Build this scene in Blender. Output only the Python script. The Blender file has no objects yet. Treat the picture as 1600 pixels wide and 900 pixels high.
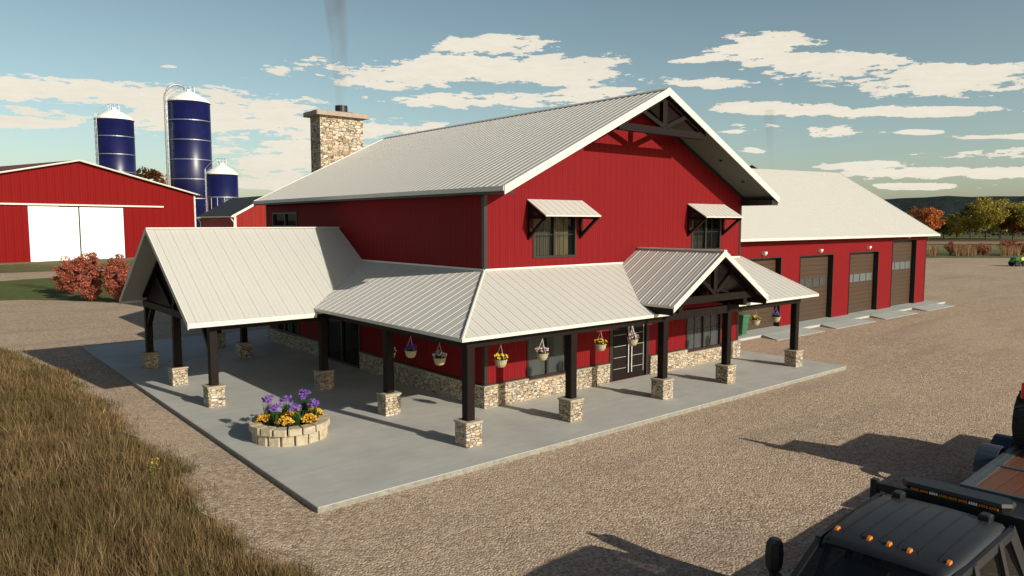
import bpy, math, random
import numpy as np
from mathutils import Vector, Matrix
R = math.radians
rnd = random.Random(7)
S = bpy.context.scene
COL = S.collection

# ---------------------------------------------------------------- nodes / materials
def newmat(name):
    m = bpy.data.materials.new(name); m.use_nodes = True
    nt = m.node_tree
    return m, nt, nt.nodes['Principled BSDF']
def N(nt, typ, **kw):
    n = nt.nodes.new(typ)
    for k, v in kw.items():
        if k.startswith('i_'):
            key = k[2:]
            n.inputs[int(key) if key.isdigit() else key].default_value = v
        else: setattr(n, k, v)
    return n
def L(nt, a, b): nt.links.new(a, b)
def mth(nt, op, a, b=None, c=None):
    n = nt.nodes.new('ShaderNodeMath'); n.operation = op
    for i, v in enumerate((a, b, c)):
        if v is None: continue
        if isinstance(v, (int, float)): n.inputs[i].default_value = v
        else: nt.links.new(v, n.inputs[i])
    return n.outputs[0]
def ramp(nt, fac, stops, interp='LINEAR'):
    n = nt.nodes.new('ShaderNodeValToRGB'); cr = n.color_ramp; cr.interpolation = interp
    while len(cr.elements) < len(stops): cr.elements.new(.5)
    for e, (p, c) in zip(cr.elements, stops):
        e.position = p; e.color = (c[0], c[1], c[2], 1)
    nt.links.new(fac, n.inputs[0]); return n.outputs[0]
def coords(nt, scale=(1, 1, 1)):
    g = nt.nodes.new('ShaderNodeNewGeometry')
    m = nt.nodes.new('ShaderNodeMapping'); m.inputs['Scale'].default_value = scale
    nt.links.new(g.outputs['Position'], m.inputs['Vector']); return m.outputs[0]
def noise(nt, scale, detail=3, vec=None, rough=.55):
    n = N(nt, 'ShaderNodeTexNoise'); n.inputs['Scale'].default_value = scale
    n.inputs['Detail'].default_value = detail; n.inputs['Roughness'].default_value = rough
    nt.links.new(vec if vec is not None else coords(nt), n.inputs['Vector']); return n.outputs[0]
def bump(nt, bs, h, strength=.3, dist=.02):
    b = N(nt, 'ShaderNodeBump'); b.inputs['Strength'].default_value = strength; b.inputs['Distance'].default_value = dist
    nt.links.new(h, b.inputs['Height']); nt.links.new(b.outputs[0], bs.inputs['Normal']); return b
def mix(nt, fac, a, b, typ='MIX'):
    n = nt.nodes.new('ShaderNodeMix'); n.data_type = 'RGBA'; n.blend_type = typ
    for i, v in ((0, fac), (6, a), (7, b)):
        if isinstance(v, (int, float)): n.inputs[i].default_value = v
        elif isinstance(v, tuple): n.inputs[i].default_value = (v[0], v[1], v[2], 1)
        else: nt.links.new(v, n.inputs[i])
    return n.outputs[2]
def varied(name, c, rough=.6, amt=.18, scale=6, metallic=0, bmp=0, detail=4, spec=.5):
    m, nt, bs = newmat(name)
    n = noise(nt, scale, detail)
    lo = tuple(x * (1 - amt) for x in c); hi = tuple(min(1, x * (1 + amt)) for x in c)
    L(nt, ramp(nt, n, [(.3, lo), (.7, hi)]), bs.inputs['Base Color'])
    bs.inputs['Roughness'].default_value = rough; bs.inputs['Metallic'].default_value = metallic
    bs.inputs['Specular IOR Level'].default_value = spec
    if bmp: bump(nt, bs, noise(nt, scale * 6, 3), bmp, .01)
    return m

def mat_siding(name, c, period=.1):
    m, nt, bs = newmat(name)
    g = nt.nodes.new('ShaderNodeNewGeometry'); s = nt.nodes.new('ShaderNodeSeparateXYZ')
    L(nt, g.outputs['Position'], s.inputs[0])
    u = mth(nt, 'ADD', s.outputs[0], s.outputs[1])
    fr = mth(nt, 'FRACT', mth(nt, 'DIVIDE', u, period))
    tri = mth(nt, 'ABSOLUTE', mth(nt, 'SUBTRACT', fr, .5))           # 0..0.5
    prof = mth(nt, 'SMOOTH_MIN', mth(nt, 'MULTIPLY', tri, 3), .8, .2)
    bump(nt, bs, prof, .55, .018)
    n1 = noise(nt, .8, 5); n2 = noise(nt, 9, 3, coords(nt, (1, 1, .15)))
    c2 = tuple(x * .78 for x in c)
    col = mix(nt, mth(nt, 'MULTIPLY', n1, .7), c, c2)
    col = mix(nt, mth(nt, 'MULTIPLY', n2, .25), col, (c[0] * .8, c[1] * 1.15, c[2] * 1.1))
    # rib shade painted as dark grooves and seam stripes, since the bump barely shows
    groove = mth(nt, 'LESS_THAN', tri, .09)
    col = mix(nt, mth(nt, 'MULTIPLY', groove, .6), col, (c[0] * .5, c[1] * .5, c[2] * .5))
    seam = mth(nt, 'LESS_THAN', mth(nt, 'FRACT', mth(nt, 'DIVIDE', u, period * 3)), .10)
    col = mix(nt, mth(nt, 'MULTIPLY', seam, .42), col, (c[0] * .45, c[1] * .5, c[2] * .5))
    L(nt, col, bs.inputs['Base Color'])
    bs.inputs['Roughness'].default_value = .6; bs.inputs['Specular IOR Level'].default_value = .06
    return m
def mat_roof(name, c=(.56, .545, .505)):
    m, nt, bs = newmat(name)
    n1 = noise(nt, .6, 5); n2 = noise(nt, 14, 4)
    col = mix(nt, mth(nt, 'MULTIPLY', n1, .5), c, tuple(x * .88 for x in c))
    col = mix(nt, mth(nt, 'MULTIPLY', n2, .22), col, tuple(x * .78 for x in c))
    L(nt, col, bs.inputs['Base Color'])
    bs.inputs['Roughness'].default_value = .55; bs.inputs['Metallic'].default_value = .0
    bs.inputs['Specular IOR Level'].default_value = .35
    return m
def mat_stone(name, sc=(5.5, 5.5, 13)):
    m, nt, bs = newmat(name)
    v = coords(nt, sc)
    # wobble
    nn = N(nt, 'ShaderNodeTexNoise'); nn.inputs['Scale'].default_value = .9; L(nt, v, nn.inputs['Vector'])
    mx = nt.nodes.new('ShaderNodeMix'); mx.data_type = 'VECTOR'; mx.inputs[0].default_value = .25
    L(nt, v, mx.inputs[4]); L(nt, nn.outputs[1], mx.inputs[5])
    add = N(nt, 'ShaderNodeVectorMath', operation='ADD'); L(nt, v, add.inputs[0]); 
    sc2 = N(nt, 'ShaderNodeVectorMath', operation='SCALE'); sc2.inputs['Scale'].default_value = .7
    L(nt, nn.outputs[1], sc2.inputs[0]); L(nt, sc2.outputs[0], add.inputs[1])
    vo = N(nt, 'ShaderNodeTexVoronoi', feature='F1', distance='CHEBYCHEV'); vo.inputs['Scale'].default_value = 1; vo.inputs['Randomness'].default_value = .85
    L(nt, add.outputs[0], vo.inputs['Vector'])
    v2 = N(nt, 'ShaderNodeTexVoronoi', feature='F2', distance='CHEBYCHEV'); v2.inputs['Scale'].default_value = 1; v2.inputs['Randomness'].default_value = .85
    L(nt, add.outputs[0], v2.inputs['Vector'])
    edge = mth(nt, 'SUBTRACT', v2.outputs['Distance'], vo.outputs['Distance'])
    sep = nt.nodes.new('ShaderNodeSeparateColor'); L(nt, vo.outputs['Color'], sep.inputs[0])
    base = ramp(nt, sep.outputs[0], [(0, (.30, .22, .14)), (.2, (.46, .36, .25)), (.4, (.60, .50, .37)), (.6, (.50, .37, .22)), (.8, (.70, .62, .50)), (1, (.42, .38, .33))])
    base = mix(nt, mth(nt, 'MULTIPLY', noise(nt, 40, 4), .35), base, (.30, .24, .18))
    mort = ramp(nt, edge, [(0.03, (0, 0, 0)), (.12, (1, 1, 1))])
    col = mix(nt, mort, (.10, .08, .06), base)
    L(nt, col, bs.inputs['Base Color']); bs.inputs['Roughness'].default_value = .85
    h = mth(nt, 'ADD', mth(nt, 'MINIMUM', edge, .25), mth(nt, 'MULTIPLY', noise(nt, 30, 3), .12))
    bump(nt, bs, h, .9, .06)
    return m
def mat_concrete(name, c=(.43, .425, .39)):
    m, nt, bs = newmat(name)
    n1 = noise(nt, .55, 6, rough=.6); n2 = noise(nt, 3.2, 5, coords(nt, (1, 1.8, 1))); n3 = noise(nt, 45, 3)
    col = ramp(nt, n1, [(.3, tuple(x * .78 for x in c)), (.5, c), (.7, tuple(x * 1.15 for x in c))])
    n4 = noise(nt, 1.4, 5, coords(nt, (.5, 2.5, 1)), .7); col = mix(nt, ramp(nt, n4, [(.45, (0, 0, 0)), (.7, (.5, .5, .5))]), col, tuple(x * .72 for x in c))
    col = mix(nt, mth(nt, 'MULTIPLY', n2, .35), col, tuple(x * .78 for x in c))
    col = mix(nt, mth(nt, 'MULTIPLY', n3, .3), col, tuple(x * 1.25 for x in c))
    vo = N(nt, 'ShaderNodeTexVoronoi', feature='DISTANCE_TO_EDGE'); vo.inputs['Scale'].default_value = .22; L(nt, coords(nt), vo.inputs['Vector'])
    L(nt, col, bs.inputs['Base Color']); bs.inputs['Roughness'].default_value = .8
    bump(nt, bs, mth(nt, 'ADD', n3, n2), .25, .01)
    return m
def mat_gravel(name):
    m, nt, bs = newmat(name)
    v = coords(nt)
    vo = N(nt, 'ShaderNodeTexVoronoi', feature='F1'); vo.inputs['Scale'].default_value = 21; L(nt, v, vo.inputs['Vector'])
    sep = nt.nodes.new('ShaderNodeSeparateColor'); L(nt, vo.outputs['Color'], sep.inputs[0])
    c1 = ramp(nt, sep.outputs[0], [(0, (0.114, 0.076, 0.049)), (.2, (0.265, 0.186, 0.123)), (.45, (0.442, 0.330, 0.230)), (.75, (0.601, 0.465, 0.336)), (1, (0.813, 0.677, 0.533))])
    vb = N(nt, 'ShaderNodeTexVoronoi', feature='F1'); vb.inputs['Scale'].default_value = 8; L(nt, v, vb.inputs['Vector'])
    sep2 = nt.nodes.new('ShaderNodeSeparateColor'); L(nt, vb.outputs['Color'], sep2.inputs[0])
    big = noise(nt, .10, 5); mid = noise(nt, 1.3, 6, rough=.75); trk = noise(nt, .55, 4, coords(nt, (.18, 1, 1)))
    col = mix(nt, .28, c1, ramp(nt, sep2.outputs[1], [(0, (0.247, 0.169, 0.115)), (1, (0.601, 0.465, 0.344))]))
    col = mix(nt, ramp(nt, mid, [(.35, (.0, .0, .0)), (.7, (.42, .42, .42))]), col, (0.300, 0.211, 0.143))
    col = mix(nt, ramp(nt, big, [(.35, (0, 0, 0)), (.7, (.4, .4, .4))]), col, (0.565, 0.440, 0.320))
    col = mix(nt, ramp(nt, trk, [(.52, (0, 0, 0)), (.68, (.4, .4, .4))]), col, (0.279, 0.221, 0.180))
    L(nt, col, bs.inputs['Base Color']); bs.inputs['Roughness'].default_value = .95; bs.inputs['Specular IOR Level'].default_value = .12
    h = mth(nt, 'SUBTRACT', sep2.outputs[0], mth(nt, 'MULTIPLY', vo.outputs['Distance'], 1.4))
    bump(nt, bs, h, .6, .022)
    return m
def mat_soilgrass(name, cols, scale=3., bmp=.6):
    m, nt, bs = newmat(name)
    n = noise(nt, scale, 8, rough=.7); n2 = noise(nt, scale * .07, 4)
    c = ramp(nt, n, [(.3, cols[0]), (.5, cols[1]), (.7, cols[2])])
    c = mix(nt, ramp(nt, n2, [(.4, (0, 0, 0)), (.65, (.6, .6, .6))]), c, cols[3])
    L(nt, c, bs.inputs['Base Color']); bs.inputs['Roughness'].default_value = .95; bs.inputs['Specular IOR Level'].default_value = .1
    bump(nt, bs, n, bmp, .08)
    return m
def mat_glass(name, tint=(.02, .022, .024), alpha=.45, rough=.03):
    m, nt, bs = newmat(name)
    bs.inputs['Base Color'].default_value = (*tint, 1); bs.inputs['Roughness'].default_value = rough
    bs.inputs['Specular IOR Level'].default_value = .8
    tr = nt.nodes.new('ShaderNodeBsdfTransparent'); tr.inputs[0].default_value = (.75, .78, .78, 1)
    mx = nt.nodes.new('ShaderNodeMixShader'); mx.inputs[0].default_value = alpha
    L(nt, tr.outputs[0], mx.inputs[1]); L(nt, bs.outputs[0], mx.inputs[2])
    L(nt, mx.outputs[0], nt.nodes['Material Output'].inputs['Surface'])
    return m
def mat_leaf(name, cols, transl=.25):
    m, nt, bs = newmat(name)
    g = nt.nodes.new('ShaderNodeNewGeometry')
    L(nt, ramp(nt, g.outputs['Random Per Island'], [(i / (len(cols) - 1), c) for i, c in enumerate(cols)]), bs.inputs['Base Color'])
    bs.inputs['Roughness'].default_value = .7; bs.inputs['Specular IOR Level'].default_value = .25
    if transl:
        t = nt.nodes.new('ShaderNodeBsdfTranslucent'); mx = nt.nodes.new('ShaderNodeMixShader'); mx.inputs[0].default_value = transl
        L(nt, bs.inputs['Base Color'].links[0].from_socket, t.inputs[0])
        L(nt, bs.outputs[0], mx.inputs[1]); L(nt, t.outputs[0], mx.inputs[2]); L(nt, mx.outputs[0], nt.nodes['Material Output'].inputs['Surface'])
    return m
def mat_wood(name, c, rough=.55, axis=(1, 1, 1), amt=.35, scale=9):
    m, nt, bs = newmat(name)
    n = noise(nt, scale, 6, coords(nt, axis), .65)
    L(nt, ramp(nt, n, [(.3, tuple(x * (1 - amt) for x in c)), (.7, tuple(x * (1 + amt) for x in c))]), bs.inputs['Base Color'])
    bs.inputs['Roughness'].default_value = rough; bs.inputs['Specular IOR Level'].default_value = .12
    bump(nt, bs, n, .3, .01)
    return m
def mat_slats(name, c, period, axis=2, depth=.02, dark=.45):
    m, nt, bs = newmat(name)
    g = nt.nodes.new('ShaderNodeNewGeometry'); s = nt.nodes.new('ShaderNodeSeparateXYZ'); L(nt, g.outputs['Position'], s.inputs[0])
    fr = mth(nt, 'FRACT', mth(nt, 'DIVIDE', s.outputs[axis], period))
    groove = mth(nt, 'LESS_THAN', fr, .12)
    n = noise(nt, 5, 4)
    col = mix(nt, mth(nt, 'MULTIPLY', n, .5), c, tuple(x * .7 for x in c))
    col = mix(nt, mth(nt, 'MULTIPLY', groove, dark), col, tuple(x * .3 for x in c))
    L(nt, col, bs.inputs['Base Color']); bs.inputs['Roughness'].default_value = .5; bs.inputs['Specular IOR Level'].default_value = .3
    bump(nt, bs, mth(nt, 'SMOOTH_MIN', mth(nt, 'MULTIPLY', fr, 4), .8, .3), .6, depth)
    return m

RED = mat_siding('red_siding', (.215, .0115, .014))
REDB = mat_siding('red_barn_siding', (.22, .009, .009), .5)
REDS = mat_siding('red_garage_siding', (.22, .0115, .014), .12)
ROOF = mat_roof('white_metal_roof')
TRIM = varied('white_trim', (.66, .63, .56), .5, .06, 3)
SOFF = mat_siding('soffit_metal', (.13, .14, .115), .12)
CEIL = varied('porch_ceiling_boards', (.74, .73, .69), .8, .1, 3)
WOOD = mat_wood('dark_timber', (.013, .0085, .0075), .5, (3, 3, .6))
BLACK = varied('black_metal', (.012, .012, .013), .45, .2, 4)
DKTRIM = varied('dark_trim', (.02, .014, .011), .45, .2, 4)
STONE = mat_stone('ledge_stone')
STONE_CH = mat_stone('chimney_stone', (3.2, 3.2, 6.5))
CAPST = varied('cap_stone', (.36, .31, .22), .85, .2, 14, bmp=.3)
CHCAP = varied('chimney_cap_stone', (.36, .29, .23), .85, .15, 8, bmp=.2)
CONC = mat_concrete('slab_concrete')
CONC2 = mat_concrete('apron_concrete', (.38, .41, .38))
GRAV = mat_gravel('gravel')
GLASS = mat_glass('window_glass', alpha=.22)
GLASSD = mat_glass('window_glass_dim', (.10, .11, .115), .55)
ROOM = mat_wood('interior_wood', (.42, .30, .18), .6, (1, 1, 3), .25, 4)
ROOMD = mat_slats('interior_boards', (.22, .16, .10), .22, 2)
CURT = mat_slats('curtain_cloth', (.85, .64, .36), .11, 0, .03, .3)
CURTD = mat_slats('dim_curtain_cloth', (.48, .38, .26), .13, 0, .03, .3)
FLOORW = mat_wood('interior_floor', (.60, .42, .27), .5, (1, 6, 1), .3, 3)
WHITEP = varied('white_paint', (.85, .85, .83), .4, .03, 2)
BARNDOOR = varied('white_barn_door', (.94, .94, .92), .5, .02, 1)
DOORBR = mat_slats('brown_garage_door', (.070, .042, .025), .27)
BLUE = varied('blue_silo_enamel', (.007, .009, .062), .36, .25, .5, spec=.5)
STEEL = varied('galvanised_steel', (.38, .40, .42), .4, .15, 5, metallic=.7)
BARNROOF = varied('barn_roof', (.16, .03, .03), .6, .1, 2)
DKROOF = varied('charcoal_roof', (.030, .037, .040), .7, .15, 3)
TERRA = varied('tan_pot', (.40, .33, .20), .8, .12, 20)
SOIL = varied('soil', (.03, .022, .015), .95, .4, 25, bmp=.6)
BLOCK = varied('planter_block', (.44, .37, .26), .9, .22, 10, bmp=.5)
BINGR = varied('green_bin_plastic', (.03, .14, .07), .45, .1, 4)
RUB = varied('rubber', (.015, .014, .014), .8, .3, 20, bmp=.3)

# ---------------------------------------------------------------- object helpers
def tag(o, label=None, cat=None, group=None, kind=None):
    if label: o['label'] = label
    if cat: o['category'] = cat
    if group: o['group'] = group
    if kind: o['kind'] = kind
    return o
def empty(name, loc=(0, 0, 0), rz=0, **kw):
    o = bpy.data.objects.new(name, None); COL.objects.link(o); o.location = loc; o.rotation_euler = (0, 0, rz)
    o.empty_display_size = .2
    return tag(o, **kw)
class MB:
    def __init__(s): s.v = []; s.f = []; s.mi = []
    def face(s, pts, mi=0):
        n = len(s.v); s.v += [tuple(p) for p in pts]; s.f.append(tuple(range(n, n + len(pts)))); s.mi.append(mi)
    def hexa(s, p, mi=0):           # p[0:4] bottom ring, p[4:8] top ring
        n = len(s.v); s.v += [tuple(q) for q in p]
        for f in ((3, 2, 1, 0), (4, 5, 6, 7), (0, 1, 5, 4), (1, 2, 6, 5), (2, 3, 7, 6), (3, 0, 4, 7)):
            s.f.append(tuple(n + i for i in f)); s.mi.append(mi)
    def box(s, x0, x1, y0, y1, z0, z1, mi=0, b=0):
        if x0 > x1: x0, x1 = x1, x0
        if y0 > y1: y0, y1 = y1, y0
        if z0 > z1: z0, z1 = z1, z0
        if b:
            # chamfered box: vertical edges and top cut
            pts = lambda i: [(x0 + i + b, y0 + i), (x1 - i - b, y0 + i), (x1 - i, y0 + i + b), (x1 - i, y1 - i - b), (x1 - i - b, y1 - i), (x0 + i + b, y1 - i), (x0 + i, y1 - i - b), (x0 + i, y0 + i + b)]
            s.loft([[(x, y, z0) for x, y in pts(0)], [(x, y, z1 - b) for x, y in pts(0)], [(x, y, z1) for x, y in pts(b)]], mi=mi)
            return s
        s.hexa([(x0, y0, z0), (x1, y0, z0), (x1, y1, z0), (x0, y1, z0), (x0, y0, z1), (x1, y0, z1), (x1, y1, z1), (x0, y1, z1)], mi)
        return s
    def beam(s, p, q, w, h, up=(0, 0, 1), mi=0, w2=None, h2=None):
        p = Vector(p); q = Vector(q); d = (q - p).normalized(); up = Vector(up)
        if abs(d.dot(up)) > .99: up = Vector((0, 1, 0))
        r = d.cross(up).normalized(); u = r.cross(d)
        w2 = w if w2 is None else w2; h2 = h if h2 is None else h2
        ring = lambda c, w, h: [c - r * w / 2 - u * h / 2, c + r * w / 2 - u * h / 2, c + r * w / 2 + u * h / 2, c - r * w / 2 + u * h / 2]
        s.hexa(ring(p, w, h) + ring(q, w2, h2), mi); return s
    def loft(s, rings, mi=0, cap=True):
        n0 = len(s.v); k = len(rings[0])
        for r in rings: s.v += [tuple(p) for p in r]
        for i in range(len(rings) - 1):
            for j in range(k):
                a = n0 + i * k + j; b = n0 + i * k + (j + 1) % k
                s.f.append((a, b, b + k, a + k)); s.mi.append(mi)
        if cap:
            s.f.append(tuple(n0 + j for j in reversed(range(k)))); s.mi.append(mi)
            s.f.append(tuple(n0 + (len(rings) - 1) * k + j for j in range(k))); s.mi.append(mi)
        return s
    def tube(s, pts, r, seg=8, mi=0, r2=None):
        pts = [Vector(p) for p in pts]; rings = []
        for i, p in enumerate(pts):
            d = (pts[min(i + 1, len(pts) - 1)] - pts[max(i - 1, 0)]).normalized()
            a = Vector((0, 0, 1)) if abs(d.z) < .9 else Vector((1, 0, 0))
            u = d.cross(a).normalized(); w = d.cross(u)
            rr = r if r2 is None else r + (r2 - r) * i / (len(pts) - 1)
            rings.append([p + (u * math.cos(t) + w * math.sin(t)) * rr for t in [2 * math.pi * j / seg for j in range(seg)]])
        return s.loft(rings, mi)
    def lathe(s, prof, c=(0, 0, 0), seg=24, mi=0, axis='z'):
        rings = []
        for r, z in prof:
            ring = []
            for j in range(seg):
                a = 2 * math.pi * j / seg; x, y = r * math.cos(a), r * math.sin(a)
                if axis == 'z': ring.append((c[0] + x, c[1] + y, c[2] + z))
                elif axis == 'y': ring.append((c[0] + x, c[1] + z, c[2] + y))
                else: ring.append((c[0] + z, c[1] + x, c[2] + y))
            rings.append(ring)
        return s.loft(rings, mi)
    def build(s, name, mats, parent=None, smooth=False, flat=True):
        me = bpy.data.meshes.new(name); me.from_pydata(s.v, [], s.f)
        if not isinstance(mats, (list, tuple)): mats = [mats]
        for m in mats: me.materials.append(m)
        if len(mats) > 1: me.polygons.foreach_set('material_index', s.mi)
        if smooth: me.polygons.foreach_set('use_smooth', [True] * len(me.polygons))
        me.update()
        o = bpy.data.objects.new(name, me); COL.objects.link(o)
        if parent is not None: o.parent = parent
        return o
def fixn(o):
    import bmesh
    bm = bmesh.new(); bm.from_mesh(o.data); bmesh.ops.recalc_face_normals(bm, faces=bm.faces); bm.to_mesh(o.data); bm.free(); return o
def copy_tree(o, parent=None):
    kids = [c for c in COL.objects if c.parent == o]
    c = o.copy(); COL.objects.link(c); c.parent = parent
    for k in kids: copy_tree(k, c)
    return c

def roof_plane(M, poly, down, spacing=.4, th=.06, rib=(.036, .015), minor=True, ribs=True):
    """planar polygon -> slab (material 0 top+ribs, 1 underside) with standing ribs running down the slope"""
    P = [Vector(p) for p in poly]
    n = Vector((0, 0, 0))
    for i in range(len(P)): n += P[i].cross(P[(i + 1) % len(P)])
    n.normalize()
    if n.z < 0: n = -n; P = P[::-1]
    B = [p - Vector((0, 0, th)) for p in P]
    M.face(P, 0); M.face(B[::-1], 1)
    for i in range(len(P)):
        j = (i + 1) % len(P); M.face([B[i], B[j], P[j], P[i]], 2)
    if not ribs: return
    dn = Vector(down); dn = (dn - n * dn.dot(n)).normalized(); al = n.cross(dn).normalized(); o = P[0]
    uv = [((p - o).dot(al), (p - o).dot(dn)) for p in P]
    u0 = min(u for u, v in uv); u1 = max(u for u, v in uv)
    def strip(u, w, h):
        vs = []
        for i in range(len(uv)):
            (a, b), (c, d) = uv[i], uv[(i + 1) % len(uv)]
            if (a - u) * (c - u) < 0: vs.append(b + (d - b) * (u - a) / (c - a))
        vs.sort()
        for k in range(0, len(vs) - 1, 2):
            if vs[k + 1] - vs[k] < .08: continue
            q = []
            for v in (vs[k] + .01, vs[k + 1] - .004):
                c = o + al * u + dn * v
                q.append([c - al * w / 2, c + al * w / 2, c + al * w * .22 + n * h, c - al * w * .22 + n * h])
            M.hexa(q[0] + q[1], 0)
    k = 0; u = u0 + spacing * .5
    while u < u1:
        strip(u, *rib)
        if minor:
            for t in (.33, .66): strip(u + spacing * t, .05, .007)
        u += spacing
def wall_holes(M, ax, c, u0, u1, z0, z1, th, holes):
    """wall in plane ax=c ('x' or 'y'); extends by th toward +; holes (u0,u1,z0,z1)"""
    us = sorted(set([u0, u1] + [h[0] for h in holes] + [h[1] for h in holes])); zs = sorted(set([z0, z1] + [h[2] for h in holes] + [h[3] for h in holes]))
    P = (lambda u, d, z: (u, c + d, z)) if ax == 'y' else (lambda u, d, z: (c + d, u, z))
    for i in range(len(us) - 1):
        for j in range(len(zs) - 1):
            a, b, e, f = us[i], us[i + 1], zs[j], zs[j + 1]
            if any(h[0] <= a and b <= h[1] and h[2] <= e and f <= h[3] for h in holes): continue
            M.face([P(a, 0, e), P(b, 0, e), P(b, 0, f), P(a, 0, f)]); M.face([P(a, th, e), P(a, th, f), P(b, th, f), P(b, th, e)])
    for h in holes + [(u0, u1, z0, z1)]:
        a, b, e, f = h
        M.face([P(a, 0, e), P(a, th, e), P(a, th, f), P(a, 0, f)]); M.face([P(b, 0, e), P(b, 0, f), P(b, th, f), P(b, th, e)])
        M.face([P(a, 0, e), P(b, 0, e), P(b, th, e), P(a, th, e)]); M.face([P(a, 0, f), P(a, th, f), P(b, th, f), P(b, 0, f)])

def window(parent, ax, c, u0, u1, z0, z1, mull=(.5,), bars=(.5,), glass=GLASS, back=CURT, name='window', depth=.16, fw=.07, roomd=.7, mt=1, sill=True, backs=None):
    """framed window set into a wall whose outer face is ax=c and whose inside is toward +"""
    P = (lambda a, b, d0, d1, e, f: (a, b, c + d0, c + d1, e, f)) if ax == 'y' else (lambda a, b, d0, d1, e, f: (c + d0, c + d1, a, b, e, f))
    M = MB()
    M.box(*P(u0, u0 + fw, -.03, depth, z0, z1)); M.box(*P(u1 - fw, u1, -.03, depth, z0, z1))
    M.box(*P(u0 + fw, u1 - fw, -.03, depth, z0, z0 + fw)); M.box(*P(u0 + fw, u1 - fw, -.03, depth, z1 - fw, z1))
    for m in mull:
        x = u0 + (u1 - u0) * m; M.box(*P(x - .045, x + .045, .0, depth - .02, z0 + fw, z1 - fw))
    w = M.build(name, DKTRIM, parent)
    G = MB(); G.box(*P(u0 + fw * .9, u1 - fw * .9, .07, .078, z0 + fw * .9, z1 - fw * .9)); G.build('pane', glass, w)
    if bars:
        B = MB(); xs = [u0 + fw] + [u0 + (u1 - u0) * m for m in mull] + [u1 - fw]
        for t in bars:
            z = z0 + (z1 - z0) * t
            B.box(*P(u0 + fw, u1 - fw, .05, .066, z - .012, z + .012))
        for i in range(len(xs) - 1):
            x = (xs[i] + xs[i + 1]) / 2; B.box(*P(x - .012, x + .012, .048, .068, z0 + fw, z1 - fw))
        B.build('muntin', DKTRIM, w)
    C = MB(); d = roomd
    C.box(*P(u0 - .1, u1 + .1, d, d + .03, z0 - .1, z1 + .1)); C.build('interior_wall', back, w)
    if backs:
        for (a, b, m) in backs:
            K = MB(); n = 14; x0 = u0 + (u1 - u0) * a; x1 = u0 + (u1 - u0) * b; pr = []
            for i in range(n + 1):
                x = x0 + (x1 - x0) * i / n; dd = .2 + .03 * math.sin(i * 2.2); pr.append((x, dd))
            for i in range(n):
                (a0, d0), (a1, d1) = pr[i], pr[i + 1]
                q = [(a0, d0, z0 + .05), (a1, d1, z0 + .05), (a1, d1, z1 - .05), (a0, d0, z1 - .05)]
                K.face([((u, c + e, z) if ax == 'y' else (c + e, u, z)) for u, e, z in q])
            K.build('curtain', m, w)
    return w

# ---------------------------------------------------------------- camera
YAW = .698; PIT = .0895
cam = bpy.data.cameras.new('camera'); co = bpy.data.objects.new('camera', cam); COL.objects.link(co); S.camera = co
co.location = (-13.79, -17.773, 5.819); co.rotation_euler = (math.pi / 2 - PIT, 0, -YAW)
cam.sensor_width = 36; cam.lens = 1135.7 / 1600 * 36; cam.clip_end = 9000; cam.clip_start = .1

# ---------------------------------------------------------------- setting
GZ = -.12
def sheet(name, pts, z, mat, jit=0, step=2., kind='structure', **kw):
    out = []
    for i in range(len(pts)):
        a = Vector(pts[i]); b = Vector(pts[(i + 1) % len(pts)]); n = max(1, int((b - a).length / step)) if jit else 1
        for k in range(n):
            p = a.lerp(b, k / n)
            if jit: p = p + Vector((rnd.uniform(-jit, jit), rnd.uniform(-jit, jit)))
            out.append((p.x, p.y, z))
    M = MB(); M.face(out); o = M.build(name, mat)
    import bmesh
    bm = bmesh.new(); bm.from_mesh(o.data); bmesh.ops.triangulate(bm, faces=bm.faces); bmesh.ops.recalc_face_normals(bm, faces=bm.faces)
    for f in bm.faces:
        if f.normal.z < 0: f.normal_flip()
    bm.to_mesh(o.data); bm.free()
    return tag(o, kind=kind, **kw)
GRASSF = mat_soilgrass('meadow', ((.07, .085, .03), (.12, .13, .05), (.17, .16, .07), (.15, .13, .06)), .5)
sheet('ground', [(-3500, -600), (4500, -600), (4500, 4500), (-3500, 4500)], GZ - .012, GRASSF)
sheet('gravel_yard', [(-60, -60), (175, -60), (160, -5), (131.7, 20.8), (119.2, 31.2), (103, 46), (60, 87), (-60, 87)], GZ - .008, GRAV, .35, 2.)
LAWN = mat_soilgrass('lawn_green', ((.055, .075, .022), (.10, .125, .04), (.15, .165, .06), (.13, .13, .05)), 2.)
sheet('lawn', [(-60, 52), (-8.2, 50), (-5.3, 48.2), (-2.5, 43.5), (0, 42), (6, 46), (8, 60), (4, 78), (-1, 75), (-6, 73), (-60, 70)], GZ - .004, LAWN, .5, 1.5)
DRYS = mat_soilgrass('dry_grass_soil', ((.04, .028, .013), (.075, .052, .025), (.11, .08, .04), (.07, .055, .025)), 6.)
EDGE = [(-9.2, -40), (-9.1, -7), (-9.35, -4), (-9.15, 0), (-9.15, 5), (-9.3, 14), (-10.0, 19), (-10.9, 24), (-13, 27), (-20, 30), (-32, 32), (-32, -40)]
sheet('dry_grass_bed', EDGE, GZ - .004, DRYS, .12, .5)
ST1 = mat_soilgrass('stubble', ((.22, .15, .08), (.30, .21, .12), (.36, .27, .16), (.30, .20, .10)), .25)
ST2 = mat_soilgrass('ploughed', ((.07, .045, .03), (.10, .07, .045), (.13, .09, .06), (.09, .07, .04)), .25)
ST3 = mat_soilgrass('pale_grass', ((.13, .13, .06), (.19, .17, .08), (.26, .22, .11), (.20, .17, .08)), .25)
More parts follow.
